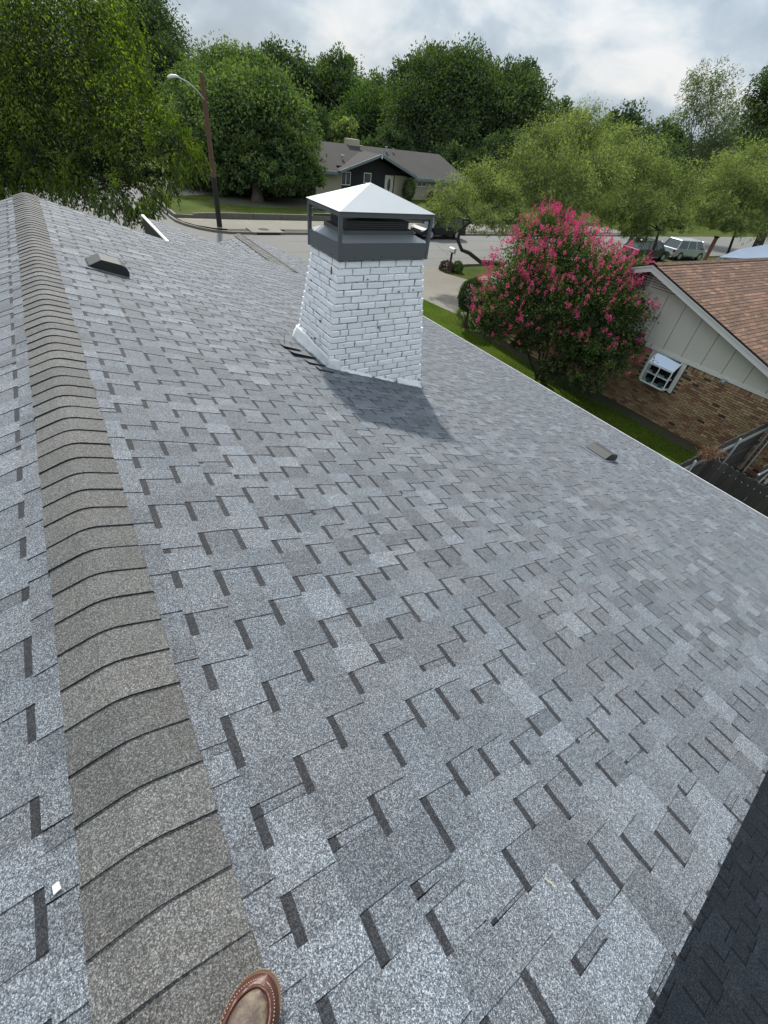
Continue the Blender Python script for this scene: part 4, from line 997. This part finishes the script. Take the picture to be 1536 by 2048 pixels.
# louvred vent under the peak
lv = MB(); lv.prism([(NPK-1.42, -1.80), (NPK+1.42, -1.80), (NPK, -1.33)], 0, NX-.018, NX+.002); lvo = sub(lv, 'gable_vent', M_BLACK, nh)
for i in range(6):
    z = -1.76+i*.070; hw = (-1.345-z)*3
    if hw < .12: continue
    m = MB(); m.hexa([Vector(p) for p in ((NX-.05, NPK-hw, z-.022), (NX-.015, NPK-hw, z+.012), (NX-.015, NPK+hw, z+.012), (NX-.05, NPK+hw, z-.022), (NX-.05, NPK-hw, z-.006), (NX-.015, NPK-hw, z+.028), (NX-.015, NPK+hw, z+.028), (NX-.05, NPK+hw, z-.006))])
    sub(m, 'slat', M_CREAM, lvo)
m = MB(); m.box(NX-.055, NX-.02, NPK-.025, NPK+.025, -1.80, -1.36); sub(m, 'mullion', M_CREAM, lvo)
m = MB(); m.box(NX-.05, NX-.0, NPK-1.5, NPK+1.5, -1.83, -1.79); sub(m, 'vent_sill', M_CREAM, lvo)
# rake boards and roof
RO = 16.02; NR = -1.04
def nz(y, off=0.): return NR - abs(y-NPK)/3 + off
for s_ in (-1, 1):
    m = MB(); ye = NPK+s_*7.85
    m.hexa([Vector((x, y, nz(y, dz))) for dz in (-.235, -.045) for x, y in ((RO, NPK), (RO+.03, NPK), (RO+.03, ye), (RO, ye))]); sub(m, 'rake_board', M_TRIM2, nh)
    m = MB(); m.hexa([Vector((x, y, nz(y, dz))) for dz in (-.09, -.043) for x, y in ((RO-.025, NPK), (RO-.002, NPK), (RO-.002, ye), (RO-.025, ye))]); sub(m, 'rake_moulding', M_TRIM2, nh)
    m = MB(); m.hexa([Vector((x, y, nz(y, dz))) for dz in (-.20, -.18) for x, y in ((RO+.03, NPK), (NX-.02, NPK), (NX-.02, ye), (RO+.03, ye))]); sub(m, 'soffit', M_CREAM, nh)
m = MB()
for s_ in (-1, 1):
    ye = NPK+s_*7.95
    m.hexa([Vector((x, y, nz(y, dz))) for dz in (-.045, -.006) for x, y in ((RO-.03, NPK), (44.5, NPK), (44.5, ye), (RO-.03, ye))])
nroof = sub(m, 'roof', M_ASPH, nh)
def three_tab(mb, M, L_, r, e=.14):
    def P(a, b, h): return M @ Vector((a, b, h))
    n = 3; w = L_/n; tn = r.uniform(.88, 1.12)
    for i in range(n):
        a, b = i*w+.004, (i+1)*w-.004; t = tn*r.choice((.8, .9, 1, 1, 1.1, 1.25, 1.5))
        mb.face([P(0, a, .002), P(e, a, .012), P(e, b, .012), P(0, b, .002)], t)
        mb.face([P(e, a, .012), P(e, a, 0), P(e, b, 0), P(e, b, .012)], .15)
        mb.face([P(0, b, .002), P(e, b, .012), P(e, b+.008, .002), P(0, b+.008, .001)], .2)
NS = Matrix(((0, 1, 0, RO-.03), (-CT, 0, ST*-1, NPK), (-ST, 0, CT, NR), (0, 0, 0, 1)))   # local x down slope (-y), y along +x
tabs_ = []
for i in range(int(7.9/CT/.14)):
    x = -((i % 2)*.165+(i*.05) % .3)
    while x < 26:
        a, b = max(x, 0), x+.98; x += .98
        c = NS @ Vector((i*.14, (a+b)/2, 0)); q = visible_px(c)
        vis = q and q[0] < 1600 and q[1] < 1000
        if b-a > .1: tabs_.append((q[2]/max(.05, abs(Vector((0, -ST, CT)).dot((CAM-c).normalized()))) if vis else 1e4+i, i, a, b))
tabs_.sort(); rb = MB()
for n_, (pr, i, a, b) in enumerate(tabs_):
    r = random.Random(n_); Mx = NS @ Matrix.Translation((i*.14, a, 0))
    if n_ < 300:
        mb = MB(); three_tab(mb, Mx, b-a, r); sub(mb, 'shingle', M_BRN, nroof, fix=False)
    else: three_tab(rb, Mx, b-a, r)
NS2 = Matrix(((0, -1, 0, 44), (CT, 0, ST, NPK), (-ST, 0, CT, NR), (0, 0, 0, 1)))
for i in range(int(7.9/CT/.14)):
    for k in range(28): three_tab(rb, NS2 @ Matrix.Translation((i*.14, k*.98+(i % 2)*.16, 0)), .98, random.Random(i*31+k))
sub(rb, 'shingle_field', M_BRN, nroof, fix=False)['kind'] = 'stuff'
x = RO-.03
while x < 44:
    m = MB(); tn = rnd.uniform(.75, 1.2)
    for s_ in (-1, 1):
        m.face([(x, NPK, NR+.030), (x+.15, NPK, NR+.022), (x+.15, NPK+s_*.15, NR-.05+.022), (x, NPK+s_*.15, NR-.05+.030)], tn)
        m.face([(x, NPK, NR+.030), (x, NPK, NR+.012), (x, NPK+s_*.15, NR-.05+.010), (x, NPK+s_*.15, NR-.05+.030)], .2)
        m.face([(x, NPK+s_*.15, NR-.05+.030), (x+.15, NPK+s_*.15, NR-.05+.022), (x+.15, NPK+s_*.15, NR-.06), (x, NPK+s_*.15, NR-.06)], .2)
    sub(m, 'ridge_cap', M_BRN, nroof, fix=False); x += .15
m = MB(); p0 = Vector((21.6, 5.7, nz(5.7))); m.tube([p0, p0+Vector((0, 0, .38))], .035, 10); sub(m, 'vent_pipe', M_BARKD, nh)
m = MB(); m.tube([p0+Vector((0, 0, .0)), p0+Vector((0, 0, .09))], [.11, .045], 12); sub(m, 'pipe_boot', M_WTRIM, nh)
# garden window
gw = empty('garden_window', (0, 0, 0)); gw.parent = nh; gw.matrix_parent_inverse = ROOTINV
def gsub(mb, name, mat, **k):
    o = mb.build(name, mat, **k); o.parent = gw; return o
yA, yB, zA, zB = 6.30, 7.22, -4.40, -3.47
xo = NX-.34
m = MB(); t_ = .035
for yy in (yA, yB-t_): 
    m.box(xo, xo+t_, yy, yy+t_, zA, zA+.66); m.box(xo, NX, yy, yy+t_, zA, zA+.03); m.bar((xo+.015, yy+t_/2, zA+.66), (NX-.01, yy+t_/2, zB), t_)
m.box(xo, xo+t_, yA+t_, yB-t_, zA, zA+t_); m.box(xo, xo+t_, yA+t_, yB-t_, zA+.63, zA+.665); m.box(xo+.002, xo+t_-.002, (yA+yB)/2-.015, (yA+yB)/2+.015, zA+t_, zA+.63)
m.box(NX-.03, NX, yA, yB, zB-.02, zB+.02)
gsub(m, 'frame', M_WTRIM)
m = MB(); m.box(NX-.012, NX-.008, wy0, yA-.002, -4.47, SB-.1); m.box(NX-.012, NX-.008, yB+.002, wy1, -4.47, SB-.1); m.box(NX-.012, NX-.008, yA, yB, zB+.02, SB-.1)
gsub(m, 'casing', M_TRIM2)
m = MB(); m.box(NX+.0, NX+.01, wy0, wy1, -4.52, SB-.1); gsub(m, 'reveal', M_BLACK)
m = MB(); m.face([(xo+.016, yA+.03, zA+.03), (xo+.016, (yA+yB)/2-.012, zA+.03), (xo+.016, (yA+yB)/2-.012, zA+.64), (xo+.016, yA+.03, zA+.64)]); gsub(m, 'pane', None) if 0 else None
M_PANE = bpy.data.materials.new('clear_pane'); M_PANE.use_nodes = True; b_ = M_PANE.node_tree.nodes['Principled BSDF']; b_.inputs['Transmission Weight'].default_value = 1; b_.inputs['Roughness'].default_value = .02; b_.inputs['IOR'].default_value = 1.1; b_.inputs['Base Color'].default_value = (.75, .85, .85, 1)
for ya_, yb_ in ((yA+.03, (yA+yB)/2-.012), ((yA+yB)/2+.012, yB-.03)):
    m = MB(); m.face([(xo+.016, ya_, zA+.03), (xo+.016, yb_, zA+.03), (xo+.016, yb_, zA+.635), (xo+.016, ya_, zA+.635)]); gsub(m, 'pane', M_PANE, fix=False)
m = MB(); m.face([(xo+.02, yA+.03, zA+.675), (xo+.02, yB-.03, zA+.675), (NX-.03, yB-.03, zB+.01), (NX-.03, yA+.03, zB+.01)]); gsub(m, 'sloped_pane', material('sky_glass', (.36, .40, .45), .04, spec=1., metal=1.), fix=False)
m = MB(); m.box(xo+.04, NX-.02, yA+.04, yB-.04, zA+.33, zA+.345); gsub(m, 'shelf', M_WTRIM)
m = MB(); m.box(xo+.04, NX, yA+.01, yB-.01, zA-.02, zA-.001); gsub(m, 'seat_board', M_TRIM2)
for k, (yy, zz_, rr) in enumerate(((6.5, .345, .07), (6.95, .345, .08), (6.55, .0, .09), (7.0, .0, .08))):
    m = MB(); m.tube([(xo+.17, yy, zA+zz_+.002), (xo+.17, yy, zA+zz_+rr*1.6)], [rr*.7, rr], 12)
    gsub(m, 'pot', material('pot_glaze', (.04, .10, .11), .3) if k > 1 else M_TYRE)
# frieze light, wall stain, downspout
m = MB(); m.box(NX-.12, NX-.045, 4.86, 4.98, SB-.16, SB-.05); m.tube([(NX-.10, 4.92, SB-.11), (NX-.19, 4.92, SB-.17)], [.045, .06], 10); sub(m, 'wall_lamp', M_STEEL, nh)
m = MB(); m.tube([(NX-.06, 2.55, SB-.15), (NX-.06, 2.55, GZ+.35), (NX-.12, 2.55, GZ+.16), (NX-.38, 2.55, GZ+.10)], .045, 4); sub(m, 'downspout', M_TRIM2, nh)
m = MB(); m.bar((NX-.06, 2.30, SB-.2), (NX-.06, 2.30, GZ), .05, .07); m.bar((NX-.05, 2.95, SB-.2), (NX-.05, 2.95, GZ), .04, .03); sub(m, 'corner_strip', M_TRIM2, nh)
# front wing of that house behind the crepe myrtle
m = MB(); m.box(17.4, 26, NY1, 16.9, GZ, -3.75); sub(m, 'front_wall', M_BR[0], nh)
m = MB(); zr = -2.85
def wz(x): return zr - abs(20.0-x)/3
for x0_, x1_ in ((16.95, 20.0), (20.0, 26.5)):
    wq = [(x0_, NY1-.3, wz(x0_)), (x1_, NY1-.3, wz(x1_)), (x1_, 17.25, wz(x1_)), (x0_, 17.25, wz(x0_))]
    m.hexa([Vector((x, y, z-.06)) for x, y, z in wq]+[Vector(p) for p in wq])
wr = sub(m, 'front_roof', M_BRN, nh)
m = MB()
for i in range(23):
    for k in range(2):
        Mx = Matrix(((-CT, 0, -ST, 20), (0, -1, 0, 17.25), (-ST, 0, CT, zr), (0, 0, 0, 1))) @ Matrix.Translation((i*.14, k*.93, .002))
        three_tab(m, Mx, .92, random.Random(i*9+k))
o = m.build('shingle_field', M_BRN, fix=False); o['kind'] = 'stuff'; o.parent = wr

# ------------------------------------------------------------------ fences
def fence_run(a, b, h, side, lab, pick=.14):
    a, b = Vector((*a, GZ)), Vector((*b, GZ)); d = (b-a).normalized(); nrm = Vector((-d.y, d.x, 0))*side
    e = empty('fence', a, 0, lab, 'fence', 'weathered picket fences between the two houses'); inv = Matrix.Translation(-a)
    L_ = (b-a).length; k = int(L_/pick)
    for i in range(k):
        m = MB(); t0 = i*pick; t1 = t0+pick-.010; hh = h+rnd.uniform(-.02, .02); off = rnd.uniform(0, .006)
        pr = [(t0, .03), (t1, .03), (t1, hh-.045), (t1-.032, hh), (t0+.032, hh), (t0, hh-.045)]
        A_ = [a+d*u+Vector((0, 0, v))+nrm*off for u, v in pr]; B_ = [p+nrm*.018 for p in A_]; tn = rnd.uniform(.75, 1.25)
        m.face(A_, tn); m.face(B_[::-1], tn)
        for x in range(6): y = (x+1) % 6; m.face([A_[x], B_[x], B_[y], A_[y]], tn*1.2)
        o = m.build('picket', M_FENCE, e); o.matrix_parent_inverse = inv
    for z in (.35, 1.0, h-.25):
        m = MB(); m.bar(a-nrm*.03+Vector((0, 0, z)), b-nrm*.03+Vector((0, 0, z)), .04, .085); o = m.build('rail', M_PIPE if z > 1.2 else M_FENCE, e); o.matrix_parent_inverse = inv
    n = max(2, int(L_/2.3)+1)
    for i in range(n):
        p = a.lerp(b, i/(n-1))-nrm*.07; m = MB(); m.tube([p, p+Vector((0, 0, h-.06)), p+Vector((0, 0, h-.03))], [.032, .032, .012], 10)
        o = m.build('post', M_PIPE, e, smooth=True); o.matrix_parent_inverse = inv
    return e
fence_run((9.2, 3.02), (16.42, 3.16), 1.8, 1, 'dark picket fence crossing from the grey roof eave to the brick wall')
fence_run((12.15, 2.90), (12.17, -4.5), 1.8, -1, 'dark board fence turning away from the corner along the lower right edge')
# gate leaf leaning inside and dry vine on the corner
g = empty('gate', (13.0, 2.2, GZ), 0, 'dark wooden gate with pale steel frame standing behind the fence corner', 'gate')
for i in range(7):
    m = MB(); m.box(13.6+i*.145, 13.6+i*.145+.135, 2.16, 2.18, GZ+.08, GZ+1.55); child(m, 'board', M_FENCE, g)
for z in (.25, 1.35):
    m = MB(); m.bar((13.5, 2.12, GZ+z), (14.7, 2.12, GZ+z), .04); child(m, 'frame_rail', M_PIPE, g)
m = MB(); m.bar((13.52, 2.11, GZ+.25), (14.68, 2.11, GZ+1.35), .035); child(m, 'brace', M_PIPE, g)
n = 900; c_ = np.array([12.25, 3.0, -3.80]); P = c_+rg.normal(size=(n, 3))*np.array([.20, .09, .05]); A = unit(rg.normal(size=(n, 3))*np.array([1, 1, .6]))
v_o = leaf_object('dry_vine', P, A, rg.uniform(.06, .2, n), .07, rg.uniform(0, 1, n), leafmat('dry_leaf', (.06, .030, .018), (.20, .11, .07), .2, .02), None)
tag(v_o, 'tuft of dry reddish vine caught on top of the fence corner', 'vine')

# ------------------------------------------------------------------ house across the street
fh = empty('far_house', (33, 56, GZ), 0, 'low far house with grey brown roof, blue trimmed gable and dark stone entrance', 'house')
FI = Matrix.Translation(-fh.location)
def fsub(mb, name, mat, par=None, **k):
    o = mb.build(name, mat, **k); o.parent = par or fh
    if par is None: o.matrix_parent_inverse = FI
    return o
M_CBR = material('cream_brick', (.38, .35, .25), .85, vary=.08, vscale=3, fine=.12, fscale=25)
M_DST = material('dark_stone', (.022, .022, .026), .75, fine=.5, fscale=5, bump=.05, bscale=5)
M_BLT = material('blue_grey_trim', (.13, .17, .19), .6)
zb = GZ+.15
m = MB(); m.box(16, 28.9, 54, 63, zb, -3.25); fsub(m, 'wall', M_CBR); m = MB(); m.box(37.6, 46.5, 54, 63, zb, -3.25); fsub(m, 'wall', M_CBR)
m = MB(); m.box(28.9, 37.6, 54.25, 60, zb, -3.1); m.prism([(28.9, -3.1), (37.6, -3.1), (33.25, -1.65)], 1, 54.25, 55); fsub(m, 'stone_wall', M_DST)
rid, eav = -.92, -3.12
m = MB()
def slab(pts, th=.09): m.hexa([Vector((x, y, z-th)) for x, y, z in pts]+[Vector(p) for p in pts])
slab([(15.2, 53.3, eav), (28.3, 53.3, eav), (28.3, 58.5, rid), (17, 58.5, rid)]); slab([(38.2, 53.3, eav), (47.2, 53.3, eav), (45.5, 58.5, rid), (38.2, 58.5, rid)]); slab([(28.31, 54.4, eav+.465), (38.19, 54.4, eav+.465), (38.19, 58.5, rid), (28.31, 58.5, rid)]); slab([(17, 58.52, rid), (45.5, 58.52, rid), (47.2, 63.7, eav), (15.2, 63.7, eav)])
gx0, gx1, gxp, gzp, gze = 28.1, 38.4, 33.25, -1.30, -3.02
slab([(gx0, 52.9, gze+.01), (gxp, 52.9, gzp), (gxp, 58.0, gzp), (gx0, 54.0, gze+.01)][::1], .07); slab([(gxp, 52.9, gzp), (gx1, 52.9, gze+.01), (gx1, 54.0, gze+.01), (gxp, 58.0, gzp)], .07)
froof = fsub(m, 'roof', M_FAR)
m = MB(); m.bar((gx0, 52.86, gze-.05), (gxp, 52.86, gzp-.05), .06, .24); fsub(m, 'rake_board', M_BLT); m = MB(); m.bar((gxp, 52.86, gzp-.05), (gx1, 52.86, gze-.05), .06, .24); fsub(m, 'rake_board', M_BLT)
m = MB(); m.box(15.2, gx0+.2, 53.22, 53.3, eav-.26, eav+.02); fsub(m, 'eave_fascia', M_BLT); m = MB(); m.box(gx1-.2, 47.2, 53.22, 53.3, eav-.26, eav+.02); fsub(m, 'eave_fascia', M_BLT)
m = MB(); m.box(gxp-.06, gxp+.06, 52.8, 52.86, gzp-.35, gzp-.02); fsub(m, 'king_post', M_WTRIM)
def fwin(x0, x1, z0, z1, y, mull=True):
    m = MB(); t = .08
    m.box(x0, x0+t, y-.06, y, z0, z1); m.box(x1-t, x1, y-.06, y, z0, z1); m.box(x0+t, x1-t, y-.06, y, z0, z0+t); m.box(x0+t, x1-t, y-.06, y, z1-t, z1)
    if mull: m.box((x0+x1)/2-.04, (x0+x1)/2+.04, y-.055, y, z0+t, z1-t)
    w_ = fsub(m, 'window', M_WTRIM); w_['label'] = 'white framed window'
    m = MB(); m.box(x0+t, x1-t, y-.02, y-.004, z0+t, z1-t); o = m.build('pane', M_GLASS, w_)
fwin(28.95, 30.15, -4.35, -3.12, 54.25); fwin(31.85, 32.85, -4.02, -3.08, 54.25, False); fwin(39.3, 40.7, -4.0, -3.45, 54.0); fwin(24.8, 26.3, -4.4, -3.5, 54.0)
m = MB(); m.box(34.75, 35.9, 54.16, 54.25, zb, -3.15); dr = fsub(m, 'door', M_CREAM)
m = MB(); m.prism([(35.32+.22*math.cos(a*PI/8), -4.05+.62*math.sin(a*PI/8)) for a in range(16)], 1, 54.14, 54.158); o = m.build('door_glass', M_GLASS, dr)
m = MB(); m.box(36.0, 37.6, 54.0, 54.2, zb, -3.1); fsub(m, 'side_wall', M_CBR)
m = MB(); m.box(31.9, 33.4, 58.3, 59.3, -1.3, -.42); fsub(m, 'chimney_stack', M_CBR, froof)
for (x, y_, r_, h_2) in ((33.2, 57.6, .14, .4), (36.9, 57.9, .12, .45), (37.9, 57.9, .10, .3), (29.8, 55.6, .12, .35)):
    z = eav+(y_-53.3)/5.2*(rid-eav); m = MB(); m.tube([(x, y_, z-.05), (x, y_, z+h_2*.7), (x, y_, z+h_2)], [r_, r_, r_*1.5], 10); fsub(m, 'vent_pipe', M_STEEL, froof)
# shrubs by that house
ballbush('entry_shrub', (37.4, 52.9, GZ+1.3), .75, 1.1, 'slim shrub beside the entrance of the far house', L_MID, .16, 1800, True)
ballbush('dark_hedge_shrub', (23.2, 51.8, GZ+1.1), 1.3, 1.2, 'dark round shrub in front of the cream wall right of the oak trunk', L_DARK, .18, 3500, False)
ballbush('bed_shrub', (41.5, 52.6, GZ+.7), 1.1, .7, 'low shrub under the small window of the far house', L_DARK, .16, 2500, False)
for k, (x, y_) in enumerate(((19.3, 52.0), (20.9, 52.2))):
    ballbush('white_flower_shrub', (x, y_, GZ+1.0), .8, .9, ('pale leaved shrub just right of the oak trunk', 'second pale shrub between the oak trunk and the dark hedge')[k], L_OLIVE, .13, 1800, False)

# ------------------------------------------------------------------ lamp pole, wires
pb = Vector((10.42, 37.75, GZ+.1)); pole = empty('lamp_pole', pb, 0, 'leaning brown wooden pole with a street lamp arm, black at the foot', 'lamp pole')
ptop = Vector((10.44, 37.7, 2.42)); mid_ = pb.lerp(ptop, .36)
PI_ = Matrix.Translation(-pb)
m = MB(); m.tube([pb+Vector((0, 0, -.1)), mid_], [.185, .17], 12); o = m.build('foot', M_POLEB, pole, smooth=True); o.matrix_parent_inverse = PI_
m = MB(); m.tube([mid_, ptop], [.168, .125], 12); o = m.build('shaft', M_POLE, pole, smooth=True); o.matrix_parent_inverse = PI_
m = MB(); m.tube([(10.40, 37.6, 1.25), (10.0, 37.5, 1.62), (9.5, 37.45, 1.92), (9.0, 37.4, 2.06), (8.85, 37.4, 2.08)], .035, 8); o = m.build('arm', M_STEEL, pole, smooth=True); o.matrix_parent_inverse = PI_
m = MB(); m.tube([(9.0, 37.4, 2.08), (8.85, 37.4, 2.10), (8.6, 37.4, 2.07), (8.42, 37.4, 2.01), (8.36, 37.4, 1.99)], [.05, .07, .09, .07, .02], 12); o = m.build('lamp_head', M_WTRIM, pole, smooth=True); o.matrix_parent_inverse = PI_
def wire(pts, lab, r=.02):
    m = MB(); n = 24; P_ = []
    for a, b in zip(pts, pts[1:]):
        a, b = Vector(a), Vector(b)
        for i in range(n): t = i/n; P_.append(a.lerp(b, t)-Vector((0, 0, 4*t*(1-t)*(b-a).length*.02)))
    P_.append(Vector(pts[-1])); m.tube(P_, r, 5); tag(m.build('power_line', M_TYRE), lab, 'power line', 'overhead lines behind the far house')
wire([at(610, 150, 66), at(790, 300, 62), ], 'overhead line sloping down from the dark trees to the far roof')
wire([at(560, 175, 64), at(900, 300, 60), at(1060, 312, 58)], 'long overhead line passing behind the far ridge')
wire([at(560, 235, 64), at(720, 272, 62), at(905, 306, 60)], 'lowest overhead line just above the ridge of the far house')

# ------------------------------------------------------------------ vehicles
def car(name, x, y, yaw, L_, W_, H_, paint, label, kind='suv', belt=.58):
    e = empty(name, (x, y, GZ+.01), yaw, label, {'suv': 'car', 'van': 'minivan', 'pickup': 'pickup truck', 'sedan': 'car'}[kind])
    hl = L_/2; hw = W_/2; zb_ = .28; zh = H_*belt
    fx, rx = {'suv': (.24, .02), 'van': (.13, .03), 'pickup': (.28, .42), 'sedan': (.27, .18)}[kind]
    wx = (hl-L_*.19, -hl+L_*.2); wr_ = .35 if kind != 'pickup' else .40
    prof = [(-hl, zb_+.12), (-hl+.05, zh*.96), (-hl+.12, zh), (hl-L_*fx-.05, zh), (hl-.35, zh*.88), (hl-.04, zh*.70), (hl, zb_+.1), (hl-.1, zb_)]
    def arch(cx_): return [(cx_+ (wr_+.06)*math.cos(a*PI/8), max(zb_, wr_+(wr_+.06)*math.sin(a*PI/8))) for a in range(0, 9)]
    low = prof + arch(wx[0]) + arch(wx[1]) + [(-hl+.1, zb_)]
    m = MB()
    # body sides with wheel arches, skinned over a slightly tucked section
    ys = (-hw+.05, -hw, hw, hw-.05)
    A0 = [(x_, -hw, z_) for x_, z_ in low]; A1 = [(x_, hw, z_) for x_, z_ in low]
    bm = bmesh.new(); v0 = [bm.verts.new(p) for p in A0]; v1 = [bm.verts.new(p) for p in A1]
    bm.faces.new(v0[::-1]); bm.faces.new(v1)
    for i in range(len(low)): j = (i+1) % len(low); bm.faces.new([v0[i], v0[j], v1[j], v1[i]])
    bmesh.ops.triangulate(bm, faces=[f for f in bm.faces if len(f.verts) > 4]); bmesh.ops.recalc_face_normals(bm, faces=bm.faces)
    me = bpy.data.meshes.new('body'); bm.to_mesh(me); bm.free(); o = put('body', me, paint, e)
    md = o.modifiers.new('b', 'BEVEL'); md.width = .05; md.segments = 2; md.limit_method = 'ANGLE'; md.angle_limit = .7
    c0, c1 = -hl+L_*rx+.06, hl-L_*fx; t0, t1 = c0+(.35 if kind != 'pickup' else .25), c1-.62; iw = .20; zt = H_
    def hexq(a, b, c, d, w0, w1, z0, z1): return [Vector(p) for p in ((a, -w0, z0), (b, -w0, z0), (b, w0, z0), (a, w0, z0), (c, -w1, z1), (d, -w1, z1), (d, w1, z1), (c, w1, z1))]
    m = MB(); m.hexa(hexq(c0, c1, t0, t1, hw-.05, hw-iw, zh-.02, zt-.03)); m.build('cabin', M_GLASS, e, bevel=.04)
    m = MB(); m.hexa(hexq(t0-.04, t1+.04, t0+.05, t1-.05, hw-iw+.02, hw-iw-.06, zt-.05, zt+.02)); m.build('roof_panel', paint, e, bevel=.03)
    for s_ in (-1, 1):
        for f in (0, .36, .70, 1.):
            a, b = lerp(c0, c1, f), lerp(t0, t1, f); m = MB(); m.bar((a, s_*(hw-.05), zh), (b, s_*(hw-iw), zt-.03), .10 if 0 < f < 1 else .13, .035, up=(0, 1, 0)); m.build('pillar', paint, e)
    for s_ in (-1, 1):
        for x_ in wx:
            m = MB(); m.tube([(x_, s_*(hw-.22), wr_), (x_, s_*(hw+.01), wr_)], wr_, 20); w_ = m.build('wheel', M_TYRE, e, smooth=True)
            m = MB(); m.tube([(x_, s_*(hw-.02), wr_), (x_, s_*(hw+.022), wr_)], wr_*.62, 16); m.build('rim', M_RIM, w_)
        m = MB(); m.box(-hl-.012, -hl+.10, s_*(hw-.16)-.12, s_*(hw-.16)+.12, zh*.68, zh*.95); m.build('tail_light', M_RED, e, bevel=.02)
        m = MB(); m.box(hl-.16, hl-.008, s_*(hw-.20)-.16, s_*(hw-.20)+.16, zh*.62, zh*.76); m.build('headlight', M_LAMP, e, bevel=.02)
        m = MB(); m.box(c1-.35, c1-.2, s_*(hw+.08)-.09, s_*(hw+.08)+.09, zh+.02, zh+.16); m.build('mirror', paint, e, bevel=.02)
    m = MB(); m.box(-hl-.06, -hl+.1, -hw+.06, hw-.06, zb_+.06, zb_+.30); m.build('bumper', paint if kind != 'pickup' else M_STEEL, e, bevel=.03)
    m = MB(); m.box(hl-.12, hl+.04, -hw+.06, hw-.06, zb_+.02, zb_+.24); m.build('bumper', M_TYRE, e, bevel=.03)
    return e
def paint(nm, c, mt=.3): return material(nm, c, .28, metal=mt, vary=.03, vscale=2)
P_BLK, P_SIL, P_GRN, P_WHT, P_TAN, P_BLU = paint('black_paint', (.015, .016, .02)), paint('silver_green_paint', (.42, .48, .46)), paint('dark_green_paint', (.07, .085, .08)), paint('white_paint', (.75, .76, .76), 0), paint('tan_paint', (.20, .17, .11)), paint('blue_paint', (.20, .30, .48))
car('parked_car', 28.4, 34.9, PI, 4.7, 1.85, 1.55, P_BLK, 'black car parked at the far kerb behind the right post of the chimney cap', 'suv')
car('parked_minivan', 52.6, 25.9, math.radians(-10), 4.7, 1.85, 1.65, P_SIL, 'pale silver green minivan with red tail lights parked beyond the brown roof ridge', 'van')
car('parked_pickup', 46.6, 26.2, math.radians(-6), 4.7, 1.8, 1.6, P_GRN, 'dark green vehicle behind the mesquite trunk left of the minivan', 'suv')
car('parked_truck', 15.0, 55.0, math.radians(184), 5.6, 2.0, 1.95, P_TAN, 'tan pickup truck on the far driveway half hidden by foliage', 'pickup')
car('parked_suv', 20.8, 55.6, math.radians(182), 4.8, 1.95, 1.85, P_BLK, 'dark vehicle with a white roof shine parked behind the oak foliage', 'suv')
ca, cb2, cc2, cd2 = at(1438, 514, 28.5), at(1476, 499, 30), at(1640, 470, 34), at(1640, 525, 28.5)
cpt = empty('carport', (ca.x+2, ca.y, GZ), 0, 'pale blue sheet roof just showing over the brown ridge at the right border', 'carport')
CI = Matrix.Translation(-cpt.location)
m = MB(); q_ = [ca, cd2, cc2, cb2]; m.hexa([p_-Vector((0, 0, .06)) for p_ in q_]+q_); o = m.build('roof_sheet', material('blue_sheet', (.24, .30, .40), .35, metal=.2, vary=.15, vscale=1.5), cpt); o.matrix_parent_inverse = CI
for p_ in q_:
    m = MB(); m.tube([(p_.x, p_.y, GZ), (p_.x, p_.y, p_.z-.06)], .05, 8); o = m.build('post', M_STEEL, cpt); o.matrix_parent_inverse = CI

# cut timber pole beyond the brown ridge
p = at(1404, 530, 36); q = p+Vector((0, 0, 1.95))
m = MB(); m.tube([(p.x, p.y, GZ), (q.x, q.y, q.z)], [.17, .15], 10); o = m.build('post_shaft', material('brick_red_post', (.26, .13, .09), .9, fine=.4, fscale=14), None, smooth=True)
e = empty('stub_pole', (p.x, p.y, GZ), 0, 'short reddish brown post standing right of the silver minivan', 'post'); o.parent = e; o.matrix_parent_inverse = Matrix.Translation(-e.location)
m = MB(); m.tube([(q.x, q.y, q.z), (q.x, q.y, q.z+.10)], [.21, .19], 10); o = m.build('cap', M_BARKD, e); o.matrix_parent_inverse = Matrix.Translation(-e.location)
